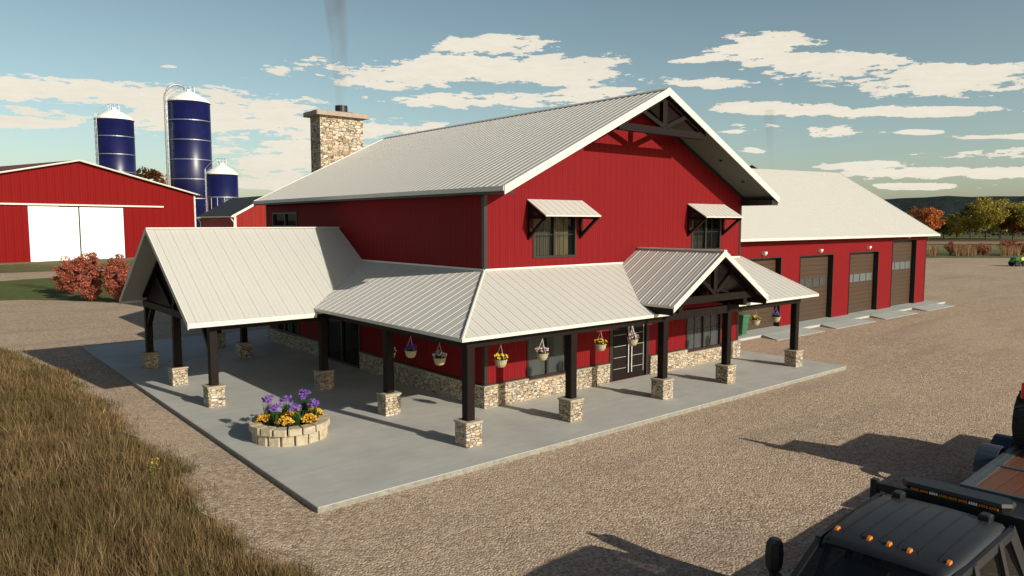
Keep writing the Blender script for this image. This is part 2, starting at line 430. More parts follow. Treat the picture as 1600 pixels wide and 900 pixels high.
def band(name, d0, d1, mat, z, l0=-60, l1=170):   # strips of field lying across the view on the right
    f = Vector((math.sin(YAW + .5), math.cos(YAW + .5))); r = Vector((f.y, -f.x)); o = Vector((-13.8, -17.8))
    f0 = Vector((math.sin(YAW), math.cos(YAW))); r0 = Vector((f0.y, -f0.x))
    sheet(name, [tuple(o + f0 * a + r0 * b) for a, b in ((d0, d0 * .35), (d0, d0 * 1.6), (d1, d1 * 1.6), (d1, d1 * .35))], z, mat)
band('field_pale', 160, 196, ST3, GZ - .008)
band('field_dark', 196, 205, ST2, GZ - .008)
band('field_stubble', 205, 232, ST1, GZ - .008)
band('field_ploughed', 232, 262, ST2, GZ - .008)

# patio slab and garage apron
M = MB(); M.box(-7.56, 15.45, -4.15, 21.24, GZ - .05, 0, b=.012); pt_ = tag(M.build('patio', [CONC, varied('sun_muted_slab_edge', (.26, .25, .21), .9, .25, 7, bmp=.4)]), kind='structure')
for p in pt_.data.polygons: p.material_index = 1 if abs(p.normal.z) < .3 else 0  # side faces coloured darker to hold back the sunlight they catch
M = MB(); M.box(14.25, 45.2, 2.62, 20, GZ - .06, -.004)
for x0 in (20.3, 26.5, 32.8, 39.3):
    a, b = x0 - .35, x0 + 4.6
    M.hexa([(a, 1.5, GZ - .06), (b, 1.5, GZ - .06), (b - .4, 2.6185, GZ - .06), (a + .4, 2.6185, GZ - .06), (a, 1.5, GZ + .012), (b, 1.5, GZ + .012), (b - .4, 2.6185, -.006), (a + .4, 2.6185, -.006)])
tag(M.build('garage_apron', CONC2), kind='structure')

# hills on the right-hand horizon
def hills():
    M = MB(); na = 150; rows = [(700, 0), (950, .35), (1250, .8), (1450, 1.), (1700, .75), (2300, .0)]
    import mathutils.noise as mn
    rings = []
    for (d, k) in rows:
        ring = []
        for i in range(na + 1):
            a = R(-75 + 205 * i / na)          # azimuth from +Y
            rel = a - YAW                       # angle from view axis
            env = 1 / (1 + math.exp(-(rel - .22) * 14))
            n = mn.noise(Vector((a * 5, 2, 0))) * .35 + mn.noise(Vector((a * 14, d * .002, 3))) * .14
            h = (50 * (1 + .55 * n) * env + 10 * (1 - env)) * k
            if k: h += 3.5 * mn.noise(Vector((a * 60, d * .01, 7)))+ 1.2 * mn.noise(Vector((a * 300, d * .01, 1)))
            ring.append((math.sin(a) * d, math.cos(a) * d, h + GZ - .3))
        rings.append(ring)
    for r0, r1 in zip(rings, rings[1:]):
        for i in range(na): M.face([r0[i], r0[i + 1], r1[i + 1], r1[i]])
    m, nt, bs = newmat('forested_hill')
    n1 = noise(nt, .012, 6, rough=.65); n2 = noise(nt, .08, 6, rough=.7)
    c = ramp(nt, n2, [(.3, (.020, .030, .032)), (.55, (.042, .058, .058)), (.75, (.075, .085, .062))])
    c = mix(nt, ramp(nt, noise(nt, .004, 3, coords(nt, (1, 1, 4))), [(.60, (0, 0, 0)), (.64, (.8, .8, .8))]), c, (.05, .065, .03))
    L(nt, c, bs.inputs['Base Color']); bs.inputs['Roughness'].default_value = 1; bs.inputs['Specular IOR Level'].default_value = 0
    bump(nt, bs, n2, 1., 12)
    o = M.build('hills', m, smooth=True); fixn(o); tag(o, kind='structure')
hills()

# ---------------------------------------------------------------- FARMHOUSE
W = 14.; LN = 17.42
H = empty('farmhouse', (7, 8.7, 0), label='large red metal-sided farmhouse with white ribbed roof, wraparound porch and stone piers', cat='house')
H.location = (0, 0, 0)
EZ, RZ, OE, OF, OB = 6.87, 10.47, .43, 1.5, .42
slope = (RZ - EZ) / (W / 2 + OE)
zr = lambda x: EZ + slope * (min(x, W - x) + OE)       # roof top surface height
# walls
frontholes = [(2.0, 3.98, 4.66, 6.2), (10.5, 12.5, 4.70, 6.2), (1.75, 3.62, .66, 2.3), (5.75, 7.95, 0.001, 2.4), (10.3, 12.7, .60, 2.32)]
M = MB(); wall_holes(M, 'y', 0, 0, W, 0, 6.75, .15, frontholes)
zt = .22
M.face([(0, 0, 6.75), (W, 0, 6.75), (W, 0, zr(W) - zt), (W / 2, 0, RZ - zt), (0, 0, zr(0) - zt)]); M.face([(0, .15, 6.75), (0, .15, zr(0) - zt), (W / 2, .15, RZ - zt), (W, .15, zr(W) - zt), (W, .15, 6.75)])
M.build('front_wall', RED, H)
leftholes = [(8.05, 11.2, .001, 2.12), (13.9, 16.45, .62, 1.95), (13.8, 16.6, 5.62, 6.3)]
M = MB(); wall_holes(M, 'x', 0, .151, LN, 0, 6.84, .15, leftholes); M.build('side_wall', RED, H)
M = MB(); wall_holes(M, 'x', W - .15, .151, LN, 0, 6.84, .15, []); M.build('side_wall', RED, H)
M = MB(); wall_holes(M, 'y', LN - .15, .151, W - .151, 0, 6.75, .15, []); M.face([(0.16, LN, 6.75), (W - .16, LN, 6.75), (W - .16, LN, zr(W) - zt), (W / 2, LN, RZ - zt), (.16, LN, zr(0) - zt)]); M.build('rear_wall', RED, H)
# upper roof
M = MB()
roof_plane(M, [(-OE, -OF, EZ), (W / 2, -OF, RZ), (W / 2, LN + OB, RZ), (-OE, LN + OB, EZ)], (-1, 0, -.5), .30, .1, minor=False)
roof_plane(M, [(W + OE, -OF, EZ), (W / 2, -OF, RZ), (W / 2, LN + OB, RZ), (W + OE, LN + OB, EZ)], (1, 0, -.5), .30, .1, minor=False)
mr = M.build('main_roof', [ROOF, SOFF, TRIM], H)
for s in (0, 1):
    for y0, y1 in ((-OF - .035, -OF), (LN + OB, LN + OB + .035)):
        X = (lambda x: x) if s == 0 else (lambda x: W - x)
        M = MB(); h = .26
        a, b = (X(-OE - .01), EZ + .02), (X(W / 2), RZ + .035)
        M.hexa([(a[0], y0, a[1] - h), (b[0], y0, b[1] - h), (b[0], y1, b[1] - h), (a[0], y1, a[1] - h), (a[0], y0, a[1]), (b[0], y0, b[1]), (b[0], y1, b[1]), (a[0], y1, a[1])])
        fixn(M.build('rake_board', TRIM, mr))
    M = MB(); x0 = -OE - .04 if s == 0 else W + OE; M.box(x0, x0 + .04, -OF, LN + OB, EZ - .13, EZ + .01); M.build('fascia', TRIM, mr)
M = MB()
for s in (-1, 1):
    M.hexa([(W / 2, -OF - .03, RZ), (W / 2 + s * .16, -OF - .03, RZ + .018 - .16 * slope), (W / 2 + s * .16, LN + OB, RZ + .018 - .16 * slope), (W / 2, LN + OB, RZ), (W / 2, -OF - .03, RZ + .045), (W / 2 + s * .16, -OF - .03, RZ + .04 - .16 * slope), (W / 2 + s * .16, LN + OB, RZ + .04 - .16 * slope), (W / 2, LN + OB, RZ + .045)])
fixn(M.build('ridge_cap', ROOF, mr))
# dark box return under the right eave, and black purlin ends under the soffit
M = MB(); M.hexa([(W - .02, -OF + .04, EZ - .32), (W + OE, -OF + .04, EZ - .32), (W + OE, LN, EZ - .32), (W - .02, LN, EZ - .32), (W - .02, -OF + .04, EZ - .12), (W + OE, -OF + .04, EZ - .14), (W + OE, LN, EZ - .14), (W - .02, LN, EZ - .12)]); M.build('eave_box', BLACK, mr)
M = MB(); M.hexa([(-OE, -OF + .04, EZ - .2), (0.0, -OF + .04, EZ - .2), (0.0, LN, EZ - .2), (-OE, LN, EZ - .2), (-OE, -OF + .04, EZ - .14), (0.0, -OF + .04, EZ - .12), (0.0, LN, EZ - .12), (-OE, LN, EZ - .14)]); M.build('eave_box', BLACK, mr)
for x in (7.7, 9.7, 11.3, 12.9):
    M = MB(); z = zr(x) - .1; M.lathe([(.07, -.05), (.07, 0)], (x, -.75, z + .0), 10); M.build('purlin_end', BLACK, mr)
# black frieze under rake on wall
M = MB()
for s in (0, 1):
    X = (lambda x: x) if s == 0 else (lambda x: W - x)
    M.beam((X(-.05), -.02, zr(-.05) - .19), (X(W / 2), -.02, RZ - .19), .05, .1, (0, 0, 1))
M.build('frieze_board', DKTRIM, H)
# gable truss
TR = MB(); yt = -1.28
ch = 9.02
xl = (ch + .12 - EZ + .12) / slope - OE
M = MB(); M.box(xl + .1, W - xl - .1, yt - .09, yt + .09, ch - .12, ch + .12); tr = M.build('gable_truss', WOOD, H)
M = MB(); M.box(W / 2 - .12, W / 2 + .12, yt - .08, yt + .08, ch + .12, RZ - .18); M.build('king_post', WOOD, tr)
for s in (-1, 1):
    M = MB(); x = W / 2 + s * 1.25; M.beam((W / 2 + s * .08, yt, ch + .16), (x, yt, zr(x) - .22), .15, .18, (0, 1, 0)); M.build('strut', WOOD, tr)
    M = MB(); x = W / 2 + s * (W / 2 - xl - .15); M.beam((x, yt, zr(x) - .25), (W / 2, yt, RZ - .25), .16, .16, (0, 1, 0)); M.build('rafter', WOOD, tr)
# corner trims
for x, y in ((0, 0), (W, 0), (0, LN), (W, LN)):
    M = MB(); sx = -1 if x == 0 else 1; sy = -1 if y == 0 else 1
    M.box(x + sx * .018, x - sx * .11, y + sy * .018, y - sy * .11, .7, 6.68 if sy < 0 else 6.7); M.build('corner_trim', DKTRIM, H)
# stone wainscot
def wains(segs, ax, c, outs):
    for (a, b, z1) in segs:
        M = MB()
        if ax == 'y': M.box(a, b, c - .09, c - .002, -.02, z1); 
        else: M.box(c - .09, c - .002, a, b, -.02, z1)
        w = M.build('stone_base', STONE, H)
        M = MB()
        if ax == 'y': M.box(a - .004, b + .004, c - .115, c - .003, z1, z1 + .035)
        else: M.box(c - .115, c - .003, a - .004, b + .004, z1, z1 + .035)
        M.build('ledge', CAPST, w)
wains([(-.09, 1.75, .68), (1.75, 3.62, .60), (3.62, 5.7, .68), (8.0, 10.3, .68), (10.3, 12.7, .54), (12.7, 14.09, .68)], 'y', 0, None)
wains([(0., 8.0, .66), (11.25, 13.9, .6), (13.9, 16.45, .56), (16.45, 17.5, .6)], 'x', 0, None)
M = MB(); M.box(W + .002, W + .09, -.0, LN, -.02, .68); M.build('stone_base', STONE, H)
for a, b in ((0.02, 1.75), (3.62, 5.72), (7.98, 10.3), (12.7, 13.98)): M = MB(); M.box(a, b, -.03, -.002, .716, .76); M.build('base_flashing', BLACK, H)
for a, b in ((.02, 8.03), (11.22, 13.9), (16.45, 17.4)): M = MB(); M.box(-.03, -.002, a, b, .698 if a < 8 else .637, .74 if a < 8 else .68); M.build('base_flashing', BLACK, H)
# windows
w = window(H, 'y', 0, 2.0, 3.98, 4.66, 6.2, back=ROOM, backs=[(.04, .48, CURTD), (.56, .9, CURT)]); w['label'] = 'upstairs window with drawn tan curtains, nearer the left corner'
w = window(H, 'y', 0, 10.5, 12.5, 4.70, 6.2, back=ROOMD, backs=[(.04, .2, CURTD)]); w['label'] = 'upstairs window showing dim boards inside'
w = window(H, 'y', 0, 1.75, 3.62, .66, 2.3, back=ROOMD, glass=GLASSD, bars=())
w = window(H, 'y', 0, 10.3, 12.7, .60, 2.32, back=CURTD, glass=GLASSD, backs=[(.03, .46, mat_slats('grey_curtain', (.30, .32, .33), .2, 0, .03, .3)), (.52, .97, mat_slats('pale_curtain', (.26, .29, .31), .2, 0, .03, .3))])
window(H, 'x', 0, 13.9, 16.45, .62, 1.95, back=ROOM, glass=GLASS, mull=(.33, .66), bars=(), backs=[(.6, .72, WHITEP), (.3, .4, WHITEP)])
window(H, 'x', 0, 13.8, 16.6, 5.62, 6.3, back=ROOM, bars=(), glass=GLASS)
# sliding patio door with room behind
P_ = lambda a, b, d0, d1, e, f: (d0, d1, a, b, e, f)
M = MB()
for a, b in ((8.05, 8.15), (11.1, 11.2), (9.58, 9.68)): M.box(-.035, .12, a, b, .03, 2.12)
M.box(-.035, .12, 8.15, 11.1, .001, .09); M.box(-.035, .12, 8.15, 11.1, 2.04, 2.12)
sd = M.build('sliding_door', DKTRIM, H)
for a, b in ((8.15, 9.58), (9.68, 11.1)):
    M = MB(); M.box(.05, .058, a, b, .09, 2.04); M.build('pane', GLASS, sd)
M = MB(); M.box(.16, 4.2, 6.9, 12.4, -.04, .012); M.build('interior_floor', FLOORW, sd)
M = MB(); M.box(4.2, 4.25, 6.9, 12.4, 0, 2.7); M.box(.16, 4.2, 6.85, 6.9, 0, 2.7); M.box(.16, 4.2, 12.4, 12.45, 0, 2.7); M.box(.16, 4.2, 6.9, 12.4, 2.7, 2.75); M.build('interior_wall', varied('plaster', (.8, .74, .64), .8, .05), sd)
M = MB(); M.box(3.2, 4.15, 10.2, 11.6, 0.015, 2.65); M.build('fireplace', STONE, sd)
# front door
M = MB()
for a, b in ((5.75, 5.90), (7.80, 7.95)): M.box(a, b, -.03, .13, .02, 2.4)
M.box(5.9, 7.8, -.03, .13, 2.28, 2.4)
fd = M.build('front_door', DKTRIM, H)
for i, (a, b) in enumerate(((5.905, 6.845), (6.855, 7.795))):
    M = MB(); M.box(a, b, .04, .1, .02, 2.275); M.build('door_leaf', WOOD, fd)
    INL = varied('pale_inlay', (.28, .28, .27), .4, .05)
    for k in range(5):
        z = .42 + k * .42; M = MB(); M.box(a + .12, b - .14, .028, .04, z, z + .022); M.build('inlay', INL, fd)
    if i == 1:
        M = MB(); M.box(b - .12, b - .085, .028, .04, .2, 2.13); M.build('inlay', INL, fd); M = MB(); M.box(a + .1, b - .085, .027, .04, 2.13, 2.165); M.build('inlay', INL, fd)
    M = MB(); x = 6.85 + (-.09 if i == 0 else .09); M.tube([(x, -.04, .25), (x, -.04, 2.2)], .016, 8); M.box(x - .012, x + .012, -.04, .04, .5, .53); M.box(x - .012, x + .012, -.04, .04, 1.9, 1.93); M.build('handle', WHITEP, fd)
M = MB(); M.box(5.7, 8.0, -.06, -.002, 2.405, 2.55); M.build('door_header', DKTRIM, H)

# awnings over the upstairs windows
def awning(x0, x1):
    M = MB(); zt_, d, zd = 6.58, .92, .52
    roof_plane(M, [(x0, -.02, zt_), (x1, -.02, zt_), (x1, -d, zt_ - zd), (x0, -d, zt_ - zd)], (0, -1, -.5), .3, .04, rib=(.03, .012), minor=False)
    aw = M.build('awning', [ROOF, BLACK, TRIM], H)
    for x in (x0 + .08, x1 - .08):
        M = MB(); M.box(x - .05, x + .05, -.09, -.003, zt_ - 1.28, zt_ - .12)
        M.beam((x, -.06, zt_ - 1.2), (x, -d + .16, zt_ - zd - .12), .09, .09, (1, 0, 0)); M.beam((x, -.09, zt_ - zd - .05), (x, -d + .1, zt_ - zd - .05 - .03), .09, .1)
        M.beam((x, -.05, zt_ - .12), (x, -d + .05, zt_ - zd - .1), .09, .1)
        M.build('bracket', WOOD, aw)
awning(1.74, 4.26); awning(10.2, 12.72)

# porch roofs
PT, PE, PX, PY = 4.33, 2.90, 3.10, 3.09
sp = (PT - PE) / PY
ym, cr_, ce = 9.76, 5.61, 2.76; cs = (cr_ - ce) / 4.49
yv = 9.76 - (cr_ - PE) / cs; yw = 9.76 - (cr_ - PT) / cs
def sub_roof(nm, polys, sp_=.36, **k):
    M = MB()
    for poly, dn in polys: roof_plane(M, poly, dn, sp_, .075, **k)
    return M.build(nm, [ROOF, DKTRIM, TRIM], H)
pr_ = sub_roof('porch_roof', [
    ([(-PX, -PY, PE), (5.41, -PY, PE), (4.80, -2.2, PE + (PY - 2.2) * sp), (6.45, 0, PT), (0, 0, PT)], (0, -1, -.4)),
    ([(9.20, -PY, PE), (14.95, -PY, PE), (14.12, 0, PT), (8.05, 0, PT), (9.75, -2.2, PE + (PY - 2.2) * sp)], (0, -1, -.4)),
    ([(-PX, -PY, PE), (0, 0, PT), (0, yw, PT), (-PX, yv, PE)], (-1, 0, -.4)),
    ([(-PX, 2 * ym - yv, PE), (0, 2 * ym - yw, PT), (0, 18.2, PT), (-PX, 18.2, PE)], (-1, 0, -.4))])
M = MB()
M.tube([(-PX, -PY, PE + .01), (0, 0, PT + .01)], .035, 6); M.build('hip_cap', TRIM, pr_); M = MB(); M.tube([(14.95, -PY, PE + .01), (14.12, 0, PT + .01)], .03, 6)
M.build('hip_cap', TRIM, pr_)
for q_ in ((-PX - .02, 5.43, -PY - .02, -PY), (9.18, 14.97, -PY - .02, -PY), (-PX - .02, -PX, -PY, yv), (-PX - .02, -PX, 2 * ym - yv, 18.2)):
    M = MB(); M.box(*q_, PE - .085, PE + .012); M.build('drip_edge', TRIM, pr_)
for q_ in ((.02, 6.4, -.03, -.003), (8.1, 14., -.03, -.003), (-.03, -.003, 0, yw)):
    M = MB(); M.box(*q_, PT, PT + .06); M.build('wall_flashing', TRIM, pr_)
pr_.data.materials[1] = CEIL
# carport roof
CX = -7.26
cr = sub_roof('carport_roof', [
    ([(CX, 5.27, ce), (CX, ym, cr_), (0, ym, cr_), (0, yw, PT), (-PX, yv, PE), (-PX - .02, 5.27, ce)], (0, -1, -.6)),
    ([(CX, 2 * ym - 5.27, ce), (CX, ym, cr_), (0, ym, cr_), (0, 2 * ym - yw, PT), (-PX, 2 * ym - yv, PE), (-PX - .02, 2 * ym - 5.27, ce)], (0, 1, -.6))], .5)
cr.data.materials[1] = ROOF
for s in (-1, 1):
    M = MB(); a = (ym + s * 4.5, ce - .01); b = (ym, cr_ + .03); h = .17
    M.hexa([(CX - .03, a[0], a[1] - h), (CX - .03, b[0], b[1] - h), (CX, b[0], b[1] - h), (CX, a[0], a[1] - h), (CX - .03, a[0], a[1] + .03), (CX - .03, b[0], b[1]), (CX, b[0], b[1]), (CX, a[0], a[1] + .03)])
    fixn(M.build('rake_board', TRIM, cr))
    M = MB(); y = ym + s * 4.49; M.box(CX, -PX - .02, y - .03, y + .03, ce - .14, ce + .012); M.build('fascia', TRIM, cr)
M = MB()
M.beam((CX - .02, ym, cr_ + .02), (0, ym, cr_ + .02), .14, .05); M.build('ridge_cap', ROOF, cr)
# ceiling boards + closed dark gable panel
M = MB()
M.hexa([(-6.3, 5.4, ce - .05), (-.02, 5.4, ce - .05), (-.02, ym, cr_ - .12), (-6.3, ym, cr_ - .12), (-6.3, 5.4, ce - .0), (-.02, 5.4, ce - .0), (-.02, ym, cr_ - .09), (-6.3, ym, cr_ - .09)])
M.hexa([(-6.3, 2 * ym - 5.4, ce - .05), (-.02, 2 * ym - 5.4, ce - .05), (-.02, ym, cr_ - .12), (-6.3, ym, cr_ - .12), (-6.3, 2 * ym - 5.4, ce - .0), (-.02, 2 * ym - 5.4, ce - .0), (-.02, ym, cr_ - .09), (-6.3, ym, cr_ - .09)])
M.build('carport_ceiling', CEIL, cr)
px_ = -6.4; ztop = lambda y: cr_ - cs * abs(y - ym)
yl = 5.75
M = MB(); M.hexa([(px_ - .03, yl, 2.72), (px_ - .03, 2 * ym - yl, 2.72), (px_ + .03, 2 * ym - yl, 2.72), (px_ + .03, yl, 2.72), (px_ - .03, ym - .01, cr_ - .12), (px_ - .03, ym + .01, cr_ - .12), (px_ + .03, ym + .01, cr_ - .12), (px_ + .03, ym - .01, cr_ - .12)])
gp = M.build('carport_gable', WOOD, H)
M = MB(); M.box(px_ - .12, px_ + .12, 5.6, 2 * ym - 5.6, 2.5, 2.74); M.build('tie_beam', WOOD, gp)
M = MB(); M.box(px_ - .1, px_ - .02, ym - .12, ym + .12, 2.74, cr_ - .15); M.build('king_post', WOOD, gp)
for s in (-1, 1):
    M = MB(); M.beam((px_ - .07, ym + s * .1, 2.85), (px_ - .07, ym + s * 2.2, ztop(ym + 2.2) - .2), .08, .2, (1, 0, 0)); M.build('strut', WOOD, gp)
    M = MB(); M.beam((px_ - .07, ym + s * 4.0, ztop(ym + 4) - .18), (px_ - .07, ym, cr_ - .2), .09, .18, (1, 0, 0)); M.build('rafter', WOOD, gp)
# carport eave beams
for y in (5.86, 13.66):
    M = MB(); M.box(-6.5, -2.76, y - .1, y + .1, 2.42, 2.68); M.build('porch_beam', WOOD, H)
# entry gable roof
GX, GW, GYF, GR, GE = 7.25, 2.72, -3.75, 4.87, 3.22
er = sub_roof('entry_roof', [([(GX - GW, GYF, GE), (GX, GYF, GR), (GX, -.01, GR), (GX - GW, -.01, GE)], (-1, 0, -.6)), ([(GX + GW, GYF, GE), (GX, GYF, GR), (GX, -.01, GR), (GX + GW, -.01, GE)], (1, 0, -.6))], .42, rib=(.045, .016))
gs = (GR - GE) / GW
for s in (-1, 1):
    M = MB(); a = (GX + s * GW, GE + .01); b = (GX, GR + .035); h = .21
    M.hexa([(a[0], GYF - .035, a[1] - h), (b[0], GYF - .035, b[1] - h), (b[0], GYF, b[1] - h), (a[0], GYF, a[1] - h), (a[0], GYF - .035, a[1]), (b[0], GYF - .035, b[1]), (b[0], GYF, b[1]), (a[0], GYF, a[1])])
    fixn(M.build('rake_board', TRIM, er))
    M = MB(); x = GX + s * (GW - .05); M.box(x - .03, x + .03, GYF + .02, -1.75, GE - .3, GE - .04); M.build('eave_beam', WOOD, er)
M = MB(); M.beam((GX, GYF - .03, GR + .02), (GX, -.02, GR + .02), .16, .05, (0, 0, 1)); M.build('ridge_cap', TRIM, er)
for y in (-3.35, -1.4):
    M = MB(); zc = 3.28; M.box(GX - 2.3, GX + 2.3, y - .08, y + .08, zc - .12, zc + .12); t2 = M.build('entry_truss', WOOD, H)
    M = MB(); M.box(GX - .1, GX + .1, y - .07, y + .07, zc + .12, GR - .12); M.build('king_post', WOOD, t2)
    for s in (-1, 1):
        M = MB(); x = GX + s * 1.0; M.beam((GX + s * .05, y, zc + .15), (x, y, GR - gs * 1.0 - .15), .12, .14, (0, 1, 0)); M.build('strut', WOOD, t2)
        M = MB(); M.beam((GX + s * 2.45, y, GR - gs * 2.45 - .15), (GX, y, GR - .15), .12, .15, (0, 1, 0)); M.build('rafter', WOOD, t2)
for x_ in (5.3, 9.0): M = MB(); M.box(x_, x_ + .2, -3.4, -.1, 2.9, 3.15); M.build('porch_beam', WOOD, H)
# header beams
M = MB(); M.box(-2.75, 14.1, -2.8, -2.58, 2.58, 2.86); M.build('porch_beam', WOOD, H)
M = MB(); M.box(-2.75, -2.53, -2.575, 17.6, 2.58, 2.86); M.build('porch_beam', WOOD, H)
# right-hand dark infill behind the entry gable
# posts
def post(x, y, top, brace=()):
    M = MB(); M.box(x - .125, x + .125, y - .125, y + .125, .66, top, b=.012)
    p = M.build('porch_post', WOOD, H)
    M = MB(); M.box(x - .26, x + .26, y - .26, y + .26, -.01, .6, b=.015); M.build('stone_pier', STONE, p)
    M = MB(); M.box(x - .285, x + .285, y - .285, y + .285, .6, .66, b=.015); M.build('pier_cap', CAPST, p)
    for (dx, dy) in brace:
        M = MB(); M.beam((x + dx * .1, y + dy * .1, 1.75), (x + dx * .85, y + dy * .85, 2.55), .14, .17, (dy, dx, 0)); M.build('knee_brace', WOOD, p)
for x in (-2.63, 1.14): post(x, -2.69, 2.6)
for x in (5.41, 9.08): post(x, -2.69, 3.0)
post(13.88, -2.69, 2.6)
for y in (1.39, 5.86, 13.66, 17.04): post(-2.63, y, 2.6)
post(-6.4, 5.86, 2.55, [(0, 1)]); post(-6.4, 9.79, 2.55); post(-6.4, 13.66, 2.55, [(0, -1)])

# chimney
Cm = empty('chimney', label='tall tan fieldstone chimney with flat cap rising behind the farmhouse roof', cat='chimney')
M = MB(); M.box(3.18, 5.66, 17.93, 19.1, -.1, 11.38); M.build('stack', STONE_CH, Cm)
M = MB(); M.box(2.9, 5.9, 17.68, 19.35, 11.38, 11.62, b=.03); M.build('chimney_cap', CHCAP, Cm)
M = MB(); M.box(4.32, 5.2, 18.2, 18.9, 11.62, 11.72); M.lathe([(.33, 11.72), (.33, 12.06), (.28, 12.06), (.28, 11.9)], (4.72, 18.55, 0), 20); M.build('flue', BLACK, Cm)

def smoke(name, x, y, z0, z1, r0, r1, dens, lean, **kw):
    M = MB(); rings = []; n = 14
    for i in range(n + 1):
        t = i / n; r = r0 + (r1 - r0) * t; cx = x + lean[0] * t + .05 * r1 * math.sin(t * 5); cy = y + lean[1] * t
        rings.append([(cx + r * math.cos(a) * (1 + .12 * math.sin(3 * a + t * 9)), cy + r * math.sin(a), z0 + (z1 - z0) * t) for a in [2 * math.pi * k / 16 for k in range(16)]])
    M.loft(rings)
    m = bpy.data.materials.new(name + '_vapour'); m.use_nodes = True; nt = m.node_tree
    nt.nodes.remove(nt.nodes['Principled BSDF'])
    pv = nt.nodes.new('ShaderNodeVolumePrincipled'); pv.inputs['Color'].default_value = (.42, .40, .40, 1); pv.inputs['Density'].default_value = dens
    L(nt, mth(nt, 'MULTIPLY', ramp(nt, noise(nt, 1.1, 3, coords(nt, (1, 1, .35))), [(.35, (0, 0, 0)), (.7, (1, 1, 1))]), dens), pv.inputs['Density'])
    L(nt, pv.outputs[0], nt.nodes['Material Output'].inputs['Volume'])
    o = M.build(name, m, smooth=True); tag(o, kind='stuff', **kw)
smoke('chimney_smoke', 4.72, 18.55, 11.95, 22, .26, .9, .8, (-.35, .2), label='thin grey smoke drifting up from the stone chimney', cat='smoke')

# ---------------------------------------------------------------- hanging baskets
def leafball(M, c, rx, rz, n, size, mi=0, seed=0, up=.2):
    r = random.Random(seed)
    for _ in range(n):
        while True:
            p = Vector((r.uniform(-1, 1), r.uniform(-1, 1), r.uniform(-1, 1)))
            if p.length < 1: break
        q = Vector(c) + Vector((p.x * rx, p.y * rx, p.z * rz))
        leaf(M, q, size * r.uniform(.6, 1.3), r, mi)
def leaf(M, q, s, r, mi=0):
    d = Vector((r.gauss(0, 1), r.gauss(0, 1), r.gauss(0, 1))).normalized(); a = d.orthogonal().normalized(); a.rotate(Matrix.Rotation(r.uniform(0, 6.28), 3, d)); b = d.cross(a)
    M.face([q - a * s, q - b * s * .6, q + a * s, q + b * s * .6], mi)
def flower(M, c, s, r, mi, k=5, face=None):
    n = Vector(face or (r.gauss(-.2, .5), r.gauss(-.5, .5), r.uniform(.3, 1))).normalized(); a = n.orthogonal().normalized(); b = n.cross(a); t0 = r.uniform(0, 6)
    for i in range(k):
        t = t0 + 6.283 * i / k; d = a * math.cos(t) + b * math.sin(t); e = a * math.cos(t + 1.57) + b * math.sin(t + 1.57)
        c0 = Vector(c); M.face([c0, c0 + d * s * .6 - e * s * .38 + n * s * .15, c0 + d * s + n * s * .1, c0 + d * s * .6 + e * s * .38 + n * s * .15], mi)
LEAFG = mat_leaf('basket_leaf', [(.02, .05, .012), (.04, .09, .02), (.06, .12, .03)])
FCOL = {'yellow': mat_leaf('yellow_petal', [(.75, .42, .03), (.85, .60, .05), (.80, .50, .06)]), 'pink': mat_leaf('pink_petal', [(.65, .32, .36), (.80, .55, .56), (.75, .68, .66), (.5, .2, .25)]),
        'purple': mat_leaf('violet_petal', [(.10, .04, .25), (.22, .08, .42), (.16, .08, .38)]), 'white': mat_leaf('white_petal', [(.75, .75, .70), (.6, .55, .5), (.5, .25, .3)]),
        'gold': mat_leaf('orange_petal', [(.75, .30, .02), (.85, .55, .04), (.45, .08, .02)])}
def basket(x, y, col, label, seed, zt=2.58, zb=2.03):
    b = empty('hanging_basket', (x, y, zb), label=label, cat='flower basket', group='hanging flower baskets under the porch eave')
    M = MB(); M.lathe([(.07, -.11), (.11, -.09), (.15, -.02), (.165, .07), (.18, .075), (.18, .1), (.15, .1), (.14, .06)], (0, 0, 0), 18); M.build('pot', TERRA, b, smooth=False)
    M = MB()
    for k in range(3):
        a = 2.1 * k + .4; M.tube([(.16 * math.cos(a), .16 * math.sin(a), .09), (0, 0, zt - zb - .06)], .006, 5)
    M.tube([(0, 0, zt - zb - .07), (0, 0, zt - zb + .01)], .008, 5); M.build('hanger', WHITEP if seed % 3 == 0 else STEEL, b)
    M = MB(); leafball(M, (0, 0, .16), .15, .08, 160, .035, 0, seed); M.build('foliage', LEAFG, b)
    M = MB(); r = random.Random(seed + 50)
    h = {'purple': .24, 'pink': .22, 'white': .2}.get(col, .19)
    for k in range(60):
        a = r.uniform(0, 6.283); rr = .19 * math.sqrt(r.random()); z = .14 + h * r.random() * (1 - rr / .3)
        flower(M, (rr * math.cos(a), rr * math.sin(a), z), r.uniform(.022, .038), r, 0)
    M.build('blossom', FCOL[col], b)
BY = -2.69
basket(-1.53, BY, 'yellow', 'hanging basket of yellow flowers nearest right of the porch corner post', 1)
basket(-.01, BY, 'pink', 'hanging basket of pink and white flowers in front of the ground-floor window', 3)
basket(2.40, BY, 'gold', 'hanging basket of orange-yellow flowers left of the front door', 2)
basket(3.88, BY, 'pink', 'hanging basket of pink flowers in front of the front door', 6)
basket(10.97, BY, 'yellow', 'hanging basket of yellow flowers near the green bin', 4)
basket(12.43, BY, 'purple', 'small hanging basket of purple flowers beside the last porch post', 5)
basket(-2.64, .09, 'purple', 'hanging basket of purple flowers on the shaded left porch side', 7)
basket(-2.64, -1.39, 'white', 'hanging basket of white flowers on the shaded left porch side', 8)
basket(-2.40, 1.68, 'pink', 'hanging basket of pink flowers mostly hidden behind a left porch post', 9, zb=1.72)

